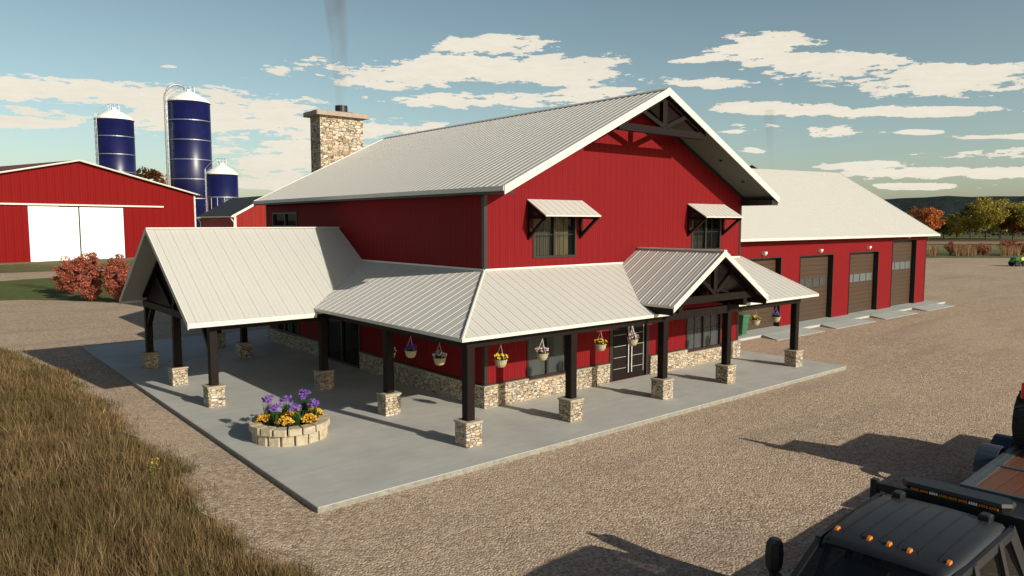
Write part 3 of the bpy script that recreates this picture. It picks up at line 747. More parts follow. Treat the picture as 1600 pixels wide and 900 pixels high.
# ---------------------------------------------------------------- planter
PC = (-5.93, 1.05)
pl = empty('stone_planter', (PC[0], PC[1], 0), label='round planter of tan concrete blocks filled with flowers on the patio', cat='planter')
def ring_blocks(n, r0, r1, z0, z1, off, gap):
    M = MB()
    for i in range(n):
        a0 = 2 * math.pi * (i + off) / n + gap; a1 = 2 * math.pi * (i + 1 + off) / n - gap; j = rnd.uniform(-.012, .012)
        rr0, rr1 = r0 + j, r1 + j
        p = lambda r, a, z: (r * math.cos(a), r * math.sin(a), z)
        am = (a1 - a0) * .1; zz = z1 + rnd.uniform(-.004, .004)
        M.loft([[p(rr0, a0 + am, z), p(rr1 - .02, a0 + am * .4, z), p(rr1, a0 + am * 1.4, z), p(rr1, a1 - am * 1.4, z), p(rr1 - .02, a1 - am * .4, z), p(rr0, a1 - am, z)] for z in (z0, zz)])
    return M
ring_blocks(17, .78, 1.0, 0, .29, 0, .007).build('lower_course', BLOCK, pl)
ring_blocks(17, .76, 1.07, .29, .47, .5, .006).build('upper_course', BLOCK, pl)
M = MB(); M.lathe([(.80, .0), (.80, .40), (.4, .44), (.0, .45)], (0, 0, 0), 28); M.build('soil_bed', SOIL, pl)
IRL = mat_leaf('iris_leaf', [(.015, .05, .012), (.03, .085, .02), (.05, .11, .03)])
IRF = mat_leaf('iris_petal', [(.10, .04, .28), (.22, .10, .45), (.34, .20, .55)])
MGL = mat_leaf('marigold_leaf', [(.02, .04, .01), (.03, .06, .015)])
MGF = mat_leaf('marigold_petal', [(.80, .42, .02), (.85, .58, .05), (.45, .09, .02), (.85, .62, .10)])
def iris(x, y, h, seed, label):
    r = random.Random(seed); o = empty('iris_plant', (PC[0] + x, PC[1] + y, .42), label=label, cat='flower', group='purple irises in the stone planter')
    M = MB(); heads = []
    for _ in range(70):
        a = r.uniform(0, 6.28); rr = r.uniform(0, .13); b = Vector((rr * math.cos(a), rr * math.sin(a), 0)); hh = h * r.uniform(.5, 1); t = b + Vector((r.gauss(0, .05), r.gauss(0, .05), hh))
        w = Vector((math.cos(a + 1.3), math.sin(a + 1.3), 0)) * .012; m = b.lerp(t, .6) + Vector((0, 0, .02)); M.face([b - w, b + w, m + w, t, m - w])
    M.build('leaves', IRL, o); M = MB()
    for k in range(12):
        a = r.uniform(0, 6.28); rr = r.uniform(0, .17); c = Vector((rr * math.cos(a), rr * math.sin(a), h * r.uniform(.92, 1.18)))
        for q in range(6): flower(M, c + Vector((r.gauss(0, .03), r.gauss(0, .03), r.uniform(-.02, .07))), .038, r, 0, 5)
        for q in range(4): leaf(M, c + Vector((r.gauss(0, .02), r.gauss(0, .02), r.uniform(-.03, .07))), .026, r)
    M.build('blossom', IRF, o)
def marigold(x, y, seed, label, R0=.2):
    r = random.Random(seed); o = empty('marigold_plant', (PC[0] + x, PC[1] + y, .42), label=label, cat='flower', group='yellow and orange flowers in the stone planter')
    M = MB(); leafball(M, (0, 0, .08), R0, .1, 260, .035, 0, seed); M.build('leaves', MGL, o); M = MB()
    for k in range(150):
        a = r.uniform(0, 6.28); rr = R0 * 1.05 * math.sqrt(r.random()); flower(M, (rr * math.cos(a), rr * math.sin(a), .12 + .12 * (1 - (rr / R0) ** 2) + r.uniform(-.03, .03)), .030, r, 0, 5); 
    M.build('blossom', MGF, o)
# local frame: rv = to the right of the camera, fv = away
rv = Vector((math.cos(YAW), -math.sin(YAW))); fv = Vector((math.sin(YAW), math.cos(YAW)))
def lc(a, b): v = rv * a + fv * b; return v.x, v.y
for i, (a, b, h, lb) in enumerate([(-.62, .15, .52, 'purple irises at the left rim of the round planter'), (-.22, .38, .45, 'purple irises behind the marigolds, second from left'), (.26, .55, .56, 'tallest purple irises at the back of the planter'),
    (.62, .12, .42, 'purple irises at the right side of the planter'), (-.28, -.38, .42, 'purple irises at the front left of the planter'), (.28, -.28, .42, 'purple irises at the front right of the planter')]):
    iris(*lc(a, b), h, 100 + i, lb)
for i, (a, b, lb) in enumerate([(-.60, -.22, 'yellow flowers at the left rim of the planter'), (-.02, .10, 'yellow flowers in the middle of the planter'), (.03, -.52, 'yellow-red flowers at the front edge of the planter'), (.60, -.25, 'yellow-orange flowers at the right front of the planter'), (.55, .42, 'yellow flowers at the back right of the planter')]):
    marigold(*lc(a, b), 200 + i, lb, .23)

# ---------------------------------------------------------------- GARAGE building
G = empty('garage_building', label='long low red metal garage with white roof and brown overhead doors right of the farmhouse', cat='garage')
gy = 3.7; gx0, gx1 = 14.15, 44.1; gh = 5.25
doors = [(20.0, 23.9, 3.87), (25.95, 29.95, 3.87), (32.1, 36.2, 3.9), (38.3, 42.3, 4.6)]
M = MB(); wall_holes(M, 'y', gy, gx0, gx1, -.1, gh, .3, [(a, b, -.02, z) for a, b, z in doors]); M.build('front_wall', REDS, G)
gd = 18.4; gyr, gzr = 10.75, 9.85
M = MB(); M.face([(gx1, gy, -.1), (gx1, gd, -.1), (gx1, gd, gh), (gx1, gyr, gzr - .25), (gx1, gy, gh)]); M.face([(gx0, gy, -.1), (gx0, gd, -.1), (gx0, gd, gh), (gx0, gyr, 9.0), (gx0, gy, gh)]); M.face([(gx0, gd, -.1), (gx1, gd, -.1), (gx1, gd, gh), (gx0, gd, gh)]); M.build('side_wall', REDS, G)
M = MB(); ez = 4.98; ey = 3.05
ROOFS = mat_roof('garage_metal_roof', (.58, .56, .51))
yb = 2 * gyr - ey
for a, b, c, d, dn in (((gx0, ey, ez), (44.7, ey, ez), (44.7, gyr, gzr), (gx0, 9.595, 9.12), (0, -1, -.6)),):
    roof_plane(M, [a, b, c, d], dn, .5, .09, rib=(.03, .008), minor=False)
roof_plane(M, [(gx0, 9.595, 9.12), (44.7, gyr, gzr), (44.7, yb, ez)], (0, 1, -.6), .5, .09, ribs=False); roof_plane(M, [(gx0, 9.595, 9.12), (44.7, yb, ez), (gx0, yb, ez)], (0, 1, -.6), .5, .09, ribs=False)
gr = M.build('garage_roof', [ROOFS, SOFF, TRIM], G)
M = MB(); M.box(gx0, 44.72, ey - .03, ey, ez - .12, ez + .02); M.build('fascia', TRIM, gr)
for s in (0, 1):
    y = ey if s == 0 else yb
    M = MB(); M.hexa([(44.7, y, ez - .2), (44.74, y, ez - .2), (44.74, gyr, gzr - .2), (44.7, gyr, gzr - .2), (44.7, y, ez + .02), (44.74, y, ez + .02), (44.74, gyr, gzr + .03), (44.7, gyr, gzr + .03)]); fixn(M.build('rake_board', TRIM, gr))
M = MB(); M.lathe([(.5, 9.3), (.5, 9.72), (.62, 9.72), (.0, 10.08)], (34.6, 12.4, 0), 4); M.build('roof_vent', BLACK, gr)
M = MB(); M.lathe([(.12, 9.2), (.12, 9.75)], (36.6, 12.0, 0), 12); M.build('stovepipe', BLACK, gr)
smoke('stovepipe_smoke', 36.6, 12.0, 9.75, 14.2, .18, .42, .4, (-.3, .1), label='faint grey wisp of smoke rising above the garage roof', cat='smoke')
GWIN = mat_glass('garage_glass', (.16, .19, .20), .75, .1)
for i, (a, b, z) in enumerate(doors):
    M = MB(); M.box(a + .02, b - .02, gy + .28, gy + .33, -.0, z); d = M.build('garage_door', DOORBR, G)
    M = MB(); M.box(a, a + .06, gy - .03, gy + .27, -.0, z); M.box(b - .06, b, gy - .03, gy + .27, 0, z); M.box(a, b, gy - .03, gy + .27, z, z + .06); M.build('door_frame', BLACK, d)
    zc = 2.0 if i < 3 else 2.55
    if i == 3: zc = 2.55
    for k in range(4):
        u0 = a + .25 + k * (b - a - .5) / 4 + .06; u1 = a + .25 + (k + 1) * (b - a - .5) / 4 - .06
        M = MB(); M.box(u0, u1, gy + .262, gy + .279, zc, zc + .5); M.build('pane', GWIN if i > 1 else GLASSD, d)
for x, z in ((21.93, 4.1), (28.05, 4.1), (34.45, 4.15), (40.6, 4.78)):
    M = MB(); M.box(x - .09, x + .09, gy - .07, gy - .002, z - .02, z + .14)
    M.lathe([(.045, 0), (.06, .02), (.11, .09), (.115, .2), (.09, .2)], (x + .03, gy - .16, z - .04), 12); M.build('wall_lamp', WHITEP, G)
for x in (gx0 + .05, 25.2, 31.2, 37.5, gx1 - .06):
    if x in (gx0 + .05, gx1 - .06):
        M = MB(); M.box(x - .06, x + .075, gy - .015, gy - .002, -.0, gh - .0); M.build('corner_trim', DKTRIM, G)

# green wheeled bin
B = empty('wheelie_bin', (19.25, 3.2, -.004), 0, label='green plastic wheeled bin standing against the garage wall', cat='bin')
M = MB(); M.loft([[(-.2, -.22, .08), (.2, -.22, .08), (.2, .2, .08), (-.2, .2, .08)], [(-.28, -.32, 1.0), (.28, -.32, 1.0), (.28, .3, 1.0), (-.28, .3, 1.0)], [(-.31, -.35, 1.0), (.31, -.35, 1.0), (.31, .33, 1.0), (-.31, .33, 1.0)], [(-.31, -.35, 1.05), (.31, -.35, 1.05), (.31, .33, 1.05), (-.31, .33, 1.05)]]); M.build('bin_body', BINGR, B)
M = MB(); M.loft([[(-.31, -.36, 1.055), (.31, -.36, 1.055), (.31, .36, 1.055), (-.31, .36, 1.055)], [(-.3, -.34, 1.1), (.3, -.34, 1.1), (.3, .36, 1.13), (-.3, .36, 1.13)], [(-.22, -.24, 1.15), (.22, -.24, 1.15), (.22, .3, 1.18), (-.22, .3, 1.18)]]); M.build('lid', BINGR, B)
for s in (-1, 1):
    M = MB(); M.lathe([(.1, -.03), (.12, -.02), (.12, .02), (.1, .03)], (s * .25, .22, .12), 16, axis='x'); M.build('wheel', RUB, B)

# ---------------------------------------------------------------- left background: barn, silos, small barn
ga = math.atan2(.314, .949)
BR = empty('red_barn', (6.71, 110.7, GZ), ga, label='big red gabled barn with two tall white sliding doors left in the background', cat='barn')
bl, brr, bh, bp, bd = -19.4, 20.7, 10.75, 15.25, 46
M = MB(); wall_holes(M, 'y', 0, bl, brr, .1, bh, .3, [(-6.5, 7.7, .1, 8.45)])
M.face([(bl, 0, bh), (brr, 0, bh), (.79, 0, bp)]); M.face([(brr, 0, .1), (brr, bd, .1), (brr, bd, bh), (brr, 0, bh)]); M.face([(bl, 0, .1), (bl, bd, .1), (bl, bd, bh), (bl, 0, bh)]); M.build('barn_wall', REDB, BR)
M = MB(); sl = (bp - bh) / (brr - .79)
for s in (-1, 1):
    e = .79 + s * 20.9; ez_ = bp + .25 - 20.9 * sl
    roof_plane(M, [(.79, -.7, bp + .25), (e, -.7, ez_), (e, bd + .5, ez_), (.79, bd + .5, bp + .25)], (s, 0, -.2), 1., .2, ribs=False)
br_ = M.build('barn_roof', [BARNROOF, SOFF, TRIM], BR)
M = MB()
for s in (-1, 1):
    e = .79 + s * 21.; M.beam((.79, -.72, bp + .2), (e, -.72, bp + .2 - 21 * sl), .08, .15, (0, 0, 1))
M.build('rake_board', TRIM, br_)
for a, b in ((-6.45, .62), (.84, 7.65)):
    M = MB(); M.box(a, b, .05, .15, .15, 8.3); M.build('sliding_door', BARNDOOR, BR)
M = MB(); M.box(.63, .83, .04, .16, .12, 8.4); M.build('door_post', BLACK, BR)
M = MB(); M.box(-14.5, 14.5, -.35, -.02, 8.5, 8.75); M.build('door_rail', TRIM, BR)
M = MB(); M.box(brr - .25, brr + .06, -.06, .2, .1, bh - .1); M.build('corner_trim', TRIM, BR)
M = MB(); M.box(bl - .1, brr + .1, -.1, .0, -.2, .25); M.build('footing', varied('footing_concrete', (.10, .09, .06), .9, .3, 2), BR)

def silo(name_loc, r, top, dome, nb, label, arch=False, ladder_a=0, first=None):
    x, y = name_loc
    o = empty('silo', (x, y, GZ), label=label, cat='silo', group='blue silos behind the barns')
    M = MB(); M.lathe([(r, 0), (r, top)], seg=40); b = M.build('silo_body', BLUE, o, smooth=False)
    for p in b.data.polygons: p.use_smooth = len(p.vertices) == 4
    M = MB()
    for k in range(1, nb + 1):
        z = top * k / (nb + .6) if first is None else top - first * k
        M.lathe([(r + .0, z - .09), (r + .07, z - .07), (r + .07, z + .07), (r + .0, z + .09)], seg=40)
    if not arch:
        for k in range(14):
            a = k * 2 * math.pi / 14; M.beam((r * 1.01 * math.cos(a), r * 1.01 * math.sin(a), 0), (r * 1.01 * math.cos(a), r * 1.01 * math.sin(a), top - (first or 3) * nb), .06, .06)
    M.build('band', STEEL, o)
    M = MB(); M.lathe([(r + .12, top - .15), (r + .14, top + .05), (r * .8, top + dome * .42), (r * .5, top + dome * .75), (r * .22, top + dome), (0.02, top + dome * 1.02)], seg=40); M.build('dome', WHITEP, o)
    zt = top + dome
    M = MB()
    rr = r * .3
    for k in range(8):
        a = k * math.pi / 4; p = (rr * math.cos(a), rr * math.sin(a)); M.tube([(p[0], p[1], zt - .1), (p[0], p[1], zt + 1.1)], .035, 5)
        a2 = a + math.pi / 4; q = (rr * math.cos(a2), rr * math.sin(a2))
        for h in (.55, 1.1): M.tube([(p[0], p[1], zt + h), (q[0], q[1], zt + h)], .03, 5)
    M.box(-.35, .35, -.35, .35, zt - .05, zt + .5); M.build('top_rail', STEEL, o)
    # ladder with cage
    M = MB(); ca, sa = math.cos(ladder_a), math.sin(ladder_a); tx, ty = -sa, ca; rb = r + .25
    for s in (-.22, .22): M.tube([(rb * ca + tx * s, rb * sa + ty * s, 0), (rb * ca + tx * s, rb * sa + ty * s, top + .8)], .04, 5)
    for k in range(int(top / .6)):
        z = .6 * k + .4; M.beam((rb * ca - tx * .22, rb * sa - ty * .22, z), (rb * ca + tx * .22, rb * sa + ty * .22, z), .05, .05)
    for k in range(int(top / 1.2)):
        z = 1.2 * k + 3; 
        if z > top + .5: break
        pts = [((rb + .38 * math.sin(t)) * ca + tx * .38 * math.cos(t), (rb + .38 * math.sin(t)) * sa + ty * .38 * math.cos(t), z) for t in [math.pi * j / 6 for j in range(7)]]
        M.tube(pts, .03, 4)
    M.tube([(rb * ca, rb * sa, top + .8), (r * .8 * ca, r * .8 * sa, top + dome * .42 + 1.0), (rr * ca, rr * sa, zt + 1.1)], .035, 5)
    M.tube([(rb * ca, rb * sa, top), (r * .8 * ca, r * .8 * sa, top + dome * .42 + .3), (rr * ca, rr * sa, zt + .2)], .035, 5)
    M.build('ladder', STEEL, o)
    if arch:
        M = MB(); R1 = r * .62; cx = (r + .55) - R1 
        pts = [((r + .55) * ca, (r + .55) * sa, 0.2), ((r + .55) * ca, (r + .55) * sa, top * .5), ((r + .55) * ca, (r + .55) * sa, top + .2)]
        for k in range(9):
            t = math.pi * k / 9 * .85; q = cx + R1 * math.cos(t); pts.append((q * ca, q * sa, top + .4 + R1 * 1.15 * math.sin(t)))
        pts.append((.3 * ca, .3 * sa, zt + .6)); M.tube(pts, .22, 10); M.build('filler_pipe', STEEL, o)
    return o
def pd(x, y, D):
    fw = Vector((math.sin(YAW) * math.cos(PIT), math.cos(YAW) * math.cos(PIT), -math.sin(PIT))); r = Vector((math.cos(YAW), -math.sin(YAW), 0)); u = r.cross(fw)
    return Vector((-13.79, -17.773, 5.819)) + (fw + r * (x - 800) / 1135.7 - u * (y - 450) / 1135.7) * D
LA = math.pi + R(-40)        # ladder angle pointing left as seen from the yard
q = pd(178.5, 187, 150); silo((q.x, q.y), 3.62, q.z - GZ, 1.9, 6, 'blue silo of middle height standing behind the left barn roof', ladder_a=math.pi + R(20), first=3.62)
q = pd(295, 160, 146); silo((q.x, q.y), 3.95, q.z - GZ, 2.0, 9, 'tallest blue silo with curved filler pipe over its white dome', arch=True, ladder_a=math.pi + R(0), first=3.85)
q = pd(347, 272, 128); silo((q.x, q.y), 2.6, q.z - GZ, 1.55, 1, 'short blue silo with caged ladder right of the tallest silo', ladder_a=math.pi + R(0), first=4.1)

SB = empty('small_barn', label='small red outbuilding with charcoal roof and white gutters in front of the silos', cat='barn')
x0, x1, y0, y1, ze, zp = 18., 27., 73.6, 86.9, 6.75, 9.2
M = MB(); M.face([(x0, y0, GZ), (x1, y0, GZ), (x1, y0, ze), ((x0 + x1) / 2, y0, zp), (x0, y0, ze)]); M.face([(x0, y0, GZ), (x0, y1, GZ), (x0, y1, ze), (x0, y0, ze)]); M.face([(x1, y0, GZ), (x1, y1, GZ), (x1, y1, ze), (x1, y0, ze)]); M.face([(x0, y1, GZ), (x1, y1, GZ), (x1, y1, ze), ((x0 + x1) / 2, y1, zp), (x0, y1, ze)]); M.build('barn_wall', mat_siding('outbuilding_siding', (.28, .024, .02), .4), SB)
M = MB(); ss = (zp - ze) / 4.5
roof_plane(M, [(x0 - .4, y0 - .4, ze - .4 * ss + .1), (22.5, y0 - .4, zp + .1), (22.5, y1 + .4, zp + .1), (x0 - .4, y1 + .4, ze - .4 * ss + .1)], (-1, 0, -.5), 1, .1, ribs=False)
roof_plane(M, [(x1 + .4, y0 - .4, ze - .4 * ss + .1), (22.5, y0 - .4, zp + .1), (22.5, y1 + .4, zp + .1), (x1 + .4, y1 + .4, ze - .4 * ss + .1)], (1, 0, -.5), 1, .1, ribs=False)
sr = M.build('barn_roof', [DKROOF, SOFF, TRIM], SB)
M = MB(); M.beam((x0 - .42, y0 - .44, ze - .4 * ss + .05), (22.5, y0 - .44, zp + .06), .08, .28); M.beam((x1 + .42, y0 - .44, ze - .4 * ss + .05), (22.5, y0 - .44, zp + .06), .08, .28); M.box(x0 - .55, x0 - .4, y0 - .4, y1 + .4, ze - .42 * ss - .02, ze - .4 * ss + .1); M.build('gutter', TRIM, sr)
M = MB(); M.box(x0 - .05, x0 + .2, y0 - .05, y0 + .0, 0, ze); M.build('corner_trim', TRIM, SB); M = MB(); M.tube([(x0 - .48, y1 - .3, ze - .3), (x0 - .1, y1 - .3, ze - .9), (x0 - .1, y1 - .3, 0)], .08, 6); M.build('downpipe', TRIM, SB); M = MB(); M.tube([(x0 - .48, y0, ze - .3), (x0 - .1, y0 - .1, ze - .9), (x0 - .1, y0 - .1, 0)], .08, 6); M.build('downpipe', TRIM, SB)

# ---------------------------------------------------------------- vegetation
def np_mesh(name, V, F4, mat, parent=None, smooth=False):
    me = bpy.data.meshes.new(name); nv = len(V); nf = len(F4); k = F4.shape[1]
    me.vertices.add(nv); me.vertices.foreach_set('co', V.astype(np.float32).ravel())
    me.loops.add(nf * k); me.loops.foreach_set('vertex_index', F4.astype(np.int32).ravel())
    me.polygons.add(nf); me.polygons.foreach_set('loop_start', np.arange(0, nf * k, k, dtype=np.int32)); me.polygons.foreach_set('loop_total', np.full(nf, k, dtype=np.int32))
    me.update(calc_edges=True); me.materials.append(mat)
    o = bpy.data.objects.new(name, me); COL.objects.link(o)
    if parent is not None: o.parent = parent
    return o
def leaves_np(P, size, rs, flat=.5):
    n = len(P); d = rs.normal(size=(n, 3)); d[:, 2] += flat; d /= np.linalg.norm(d, axis=1)[:, None]
    t = rs.normal(size=(n, 3)); a = np.cross(d, t); a /= np.linalg.norm(a, axis=1)[:, None]; b = np.cross(d, a)
    s = (size * rs.uniform(.55, 1.35, n))[:, None]
    V = np.stack([P - a * s, P - b * s * .55, P + a * s, P + b * s * .55], 1).reshape(-1, 3)
    return V, np.arange(4 * n).reshape(n, 4)
def crown_pts(n, R_, zc, hz, rs, nclump, shape='round'):
    """leaf points gathered into clumps distributed near the crown surface"""
    C = []
    while len(C) < nclump:
        p = rs.uniform(-1, 1, 3)
        l = np.linalg.norm(p)
        if .35 < l < 1: C.append(p)
    C = np.array(C); C *= np.array([R_, R_, hz])
    if shape == 'vase': C[:, :2] *= (.62 + .38 * (C[:, 2:3] / hz + 1) / 2)
    rad = rs.uniform(.16, .34, nclump) * R_
    idx = rs.integers(0, nclump, n); q = rs.normal(size=(n, 3)); q /= np.linalg.norm(q, axis=1)[:, None]; q *= (rs.uniform(.2, 1, n) ** .5)[:, None]
    P = C[idx] + q * rad[idx][:, None] * np.array([1.15, 1.15, .8])
    P[:, 2] += zc; return P, C + np.array([0, 0, zc])
BARK = varied('bark', (.06, .045, .03), .95, .3, 8, bmp=.6)
def tree(name, x, y, h, R_, mat, label, seed, n=5000, leaf=.26, trunk_h=.22, group='trees along the far field edge', nclump=46, base=GZ):
    rs = np.random.default_rng(seed); o = empty(name, (x, y, base), label=label, cat='tree', group=group)
    zc = h * (1 + trunk_h) / 2; hz = h * (1 - trunk_h) / 2
    P, C = crown_pts(n, R_, zc, hz, rs, nclump); V, F = leaves_np(P, leaf, rs); np_mesh('crown', V, F, mat, o)
    M = MB(); tr_ = max(.12, h * .022)
    M.tube([(0, 0, 0), (rs.normal() * .1, rs.normal() * .1, h * .25), (rs.normal() * .3, rs.normal() * .3, h * .7)], tr_, 8, r2=tr_ * .35)
    for k in range(9):
        c = C[k % len(C)]; z = h * (.18 + .4 * rs.random()); M.tube([(0, 0, z), (c[0] * .5, c[1] * .5, (z + c[2]) / 2 + .1 * h * .2), tuple(c)], tr_ * .4, 5, r2=tr_ * .1)
    M.build('trunk', BARK, o); return o
AUT = {'olive': mat_leaf('olive_leaves', [(0.060, 0.068, 0.018), (0.120, 0.112, 0.027), (0.240, 0.195, 0.045), (0.090, 0.075, 0.022)]),
       'yellow': mat_leaf('yellow_leaves', [(0.300, 0.255, 0.030), (0.700, 0.570, 0.075), (0.480, 0.390, 0.060), (0.150, 0.135, 0.030)]),
       'ygreen': mat_leaf('yellow_green_leaves', [(0.105, 0.105, 0.021), (0.300, 0.255, 0.038), (0.630, 0.495, 0.075), (0.120, 0.105, 0.022)]),
       'orange': mat_leaf('orange_leaves', [(0.390, 0.105, 0.030), (0.630, 0.195, 0.045), (0.700, 0.270, 0.075), (0.300, 0.090, 0.030)]),
       'rust': mat_leaf('rust_leaves', [(0.150, 0.068, 0.030), (0.270, 0.120, 0.045), (0.210, 0.075, 0.030)])}
# (pixel x, depth, height, radius, kind) -> placed on the ground beyond the fields
def gp_(px, D): v = pd(px, 450, D); return v.x, v.y
tl = [(1405, 262, 10.5, 4.5, 'olive', 'olive tree, leftmost of the far row above the garage roof'), (1428, 268, 12, 4.6, 'rust', 'rusty brown tree just left of the bright orange tree'), (1446, 250, 11.5, 4.2, 'orange', 'bright orange maple beyond the garage roof end'),
      (1470, 275, 8.8, 3.8, 'olive', 'low olive tree right of the orange maple'), (1490, 262, 9.2, 3.6, 'yellow', 'small yellow tree in the far row'), (1512, 262, 12, 4.8, 'olive', 'dark olive tree left of the big yellow-green tree'), (1536, 256, 14.8, 6.6, 'ygreen', 'biggest yellow-green tree of the far row'),
      (1558, 268, 13.8, 5.6, 'yellow', 'tall golden tree right of the biggest tree'), (1578, 262, 11.5, 5, 'rust', 'dull brownish tree between two golden trees at the right edge'), (1598, 258, 13, 5.4, 'ygreen', 'yellow-green tree cut by the right edge of the picture'), (1622, 268, 12.5, 5, 'olive', 'olive tree just beyond the right edge')]
for i, (px, D, h, rr, k, lb) in enumerate(tl):
    x, y = gp_(px, D); tree('autumn_tree', x, y, h, rr, AUT[k], lb, 300 + i, n=4200 if rr < 5 else 5600, leaf=.3)
x, y = gp_(232, 165); tree('autumn_tree', x, y, 17.8, 6.0, mat_leaf('brown_orange_leaves', [(.45, .19, .05), (.62, .30, .09), (.30, .13, .04)]), 'orange-brown tree top showing over the barn roof beside a silo', 340, n=3500, leaf=.4, group='background trees')
# distant wood under the hills
rs = np.random.default_rng(5); P = []
for i in range(900):
    D = rs.uniform(300, 520); px = rs.uniform(1180, 2100); x, y = gp_(px, D); h = rs.uniform(3, 7); c = np.array([x, y, h * .6]); q = rs.normal(size=(26, 3)) * np.array([2.4, 2.4, h * .25]); P.append(c + q)
P = np.concatenate(P); V, F = leaves_np(P, .85, rs); tag(np_mesh('distant_wood', V, F, mat_leaf('distant_wood_leaves', [(.015, .022, .012), (.03, .035, .014), (.05, .045, .016)])), label='dark mixed wood beyond the fields at the foot of the hills', cat='wood', kind='stuff')

# red bushes by the lawn
RB = mat_leaf('red_bush_leaves', [(.26, .06, .04), (.46, .12, .08), (.66, .21, .14), (.34, .08, .05), (.16, .11, .04)])
def bush(name, x, y, h, R_, mat, label, seed, n, leaf, group):
    rs = np.random.default_rng(seed); o = empty(name, (x, y, GZ), label=label, cat='bush', group=group)
    P, C = crown_pts(n, R_, h * .5, h * .46, rs, 70, 'vase'); V, F = leaves_np(P, leaf, rs, .2); np_mesh('foliage', V, F, mat, o)
    M = MB()
    for k in range(14):
        c = C[k]; M.tube([(c[0] * .15, c[1] * .15, 0), (c[0] * .5, c[1] * .5, c[2] * .5), tuple(c)], .03, 4, r2=.01)
    M.build('stems', BARK, o); return o
for i, (px, py_, D, h, R_, lb) in enumerate([(110, 459, 60.5, 3.2, 1.35, 'red autumn bush, leftmost of three by the lawn'), (140, 471, 55, 3.75, 1.12, 'red autumn bush in the middle of three by the lawn'), (184, 472, 54.5, 3.6, 1.15, 'red autumn bush nearest the carport roof')]):
    x, y = gp_(px, D); bush('red_bush', x, y, h, R_, RB, lb, 400 + i, 13000, .068, 'red bushes beside the lawn')
# far hedge plants along the yard edge on the right
HB = mat_leaf('hedge_red_leaves', [(.25, .06, .03), (.40, .12, .07), (.20, .07, .03)])
for i, (px, D, h, R_, lb) in enumerate([(1482, 136, 2.6, 1.2, 'small red bush at the far yard edge, leftmost'), (1497, 139, 1.9, 1.9, 'low wide reddish bush in the far hedge'), (1518, 137, 2.0, 1.8, 'reddish bush behind the dry reeds at the far yard edge'), (1533, 135, 2.2, 1.5, 'round red bush in the middle of the far hedge'),
    (1567, 137, 2.8, 1.3, 'upright red bush left of the green machine'), (1577, 140, 2.9, 1.0, 'small red bush poking above the reeds'), (1592, 136, 2.6, 1.4, 'red bush right behind the green machine'), (1612, 135, 2.8, 1.4, 'red bush past the right edge')]):
    x, y = gp_(px, D); bush('hedge_bush', x, y, h, R_, HB, lb, 430 + i, 900, .12, 'red bushes along the far yard edge')
REED = mat_leaf('dry_reed', [(.28, .19, .09), (.40, .29, .15), (.22, .12, .06), (.35, .16, .08)])
def blades(n, xs, ys, h, w, rs, lean=.25, z=GZ):
    """tapered bent blades: 5 verts, tri+quad -> use 2 quads (second degenerate tip)"""
    a = rs.uniform(0, 2 * np.pi, n); d = np.stack([np.cos(a), np.sin(a), np.zeros(n)], 1)
    lz = rs.normal(0, lean, (n, 2)) + np.array([-.10, .12]) * lean
    B = np.stack([xs, ys, np.full(n, z)], 1); m = B.copy(); m[:, :2] += lz * h[:, None] * .35; m[:, 2] += h * .55; t = B.copy(); t[:, :2] += lz * h[:, None] * 1.15; t[:, 2] += h * .98
    W_ = d * (w / 2)[:, None]; V = np.stack([B - W_, B + W_, m + W_ * .8, m - W_ * .8, t], 1).reshape(-1, 3)
    i = np.arange(n)[:, None] * 5
    F = np.concatenate([i + np.array([[0, 1, 2]]), i + np.array([[0, 2, 3]]), i + np.array([[3, 2, 4]])], 0)
    return V, F
rs = np.random.default_rng(11)
for i, (pa, pb, lb) in enumerate([(1446, 1462, 'clump of dry tan reeds beside the garage end'), (1488, 1522, 'wide stand of dry tan reeds in the middle of the far yard edge'), (1560, 1590, 'stand of dry reeds behind the green machine')]):
    n = 520; px = rs.uniform(pa, pb, n); D = rs.uniform(131, 135, n); xy = np.array([gp_(a, b) for a, b in zip(px, D)])
    V, F = blades(n, xy[:, 0], xy[:, 1], rs.uniform(.8, 2.2, n), rs.uniform(.03, .08, n), rs, .12)
    tag(np_mesh('dry_reeds', V, F, REED), label=lb, cat='reeds', kind='stuff')
# tall dry grass in the foreground
m, nt, bs = newmat('dry_grass_blade')
g = nt.nodes.new('ShaderNodeNewGeometry')
c1 = ramp(nt, g.outputs['Random Per Island'], [(0, (.05, .03, .013)), (.3, (.11, .068, .030)), (.6, (.18, .115, .053)), (.88, (.28, .19, .095)), (1, (.42, .30, .17))])
c1 = mix(nt, ramp(nt, noise(nt, .8, 4), [(.42, (0, 0, 0)), (.62, (.6, .6, .6))]), c1, (.075, .06, .020))
c1 = mix(nt, ramp(nt, noise(nt, .35, 3), [(.5, (0, 0, 0)), (.66, (.4, .4, .4))]), c1, (.06, .07, .02))
L(nt, c1, bs.inputs['Base Color']); bs.inputs['Roughness'].default_value = .8; bs.inputs['Specular IOR Level'].default_value = .1
DG = m
def inside(x, y):
    # right boundary of the bed at y
    e = [(p[1], p[0]) for p in EDGE[:9]]
    return x < np.interp(y, [a for a, b in e], [b for a, b in e])
n = 210000
yy = -9.5 + 38 * rs.uniform(0, 1, n) ** 1.35; xx = rs.uniform(-18.5, -8.6, n)
edge = np.interp(yy, [p[1] for p in EDGE[:9]], [p[0] for p in EDGE[:9]]) + .16 * np.sin(yy * .9 + 1) + .12 * np.sin(yy * 2.3 + 2 * np.sin(yy * .4)) + .08 * np.sin(yy * 7.7)
k = (xx < edge + rs.exponential(.16, n) - .08) ; xx, yy, edge = xx[k], yy[k], edge[k]
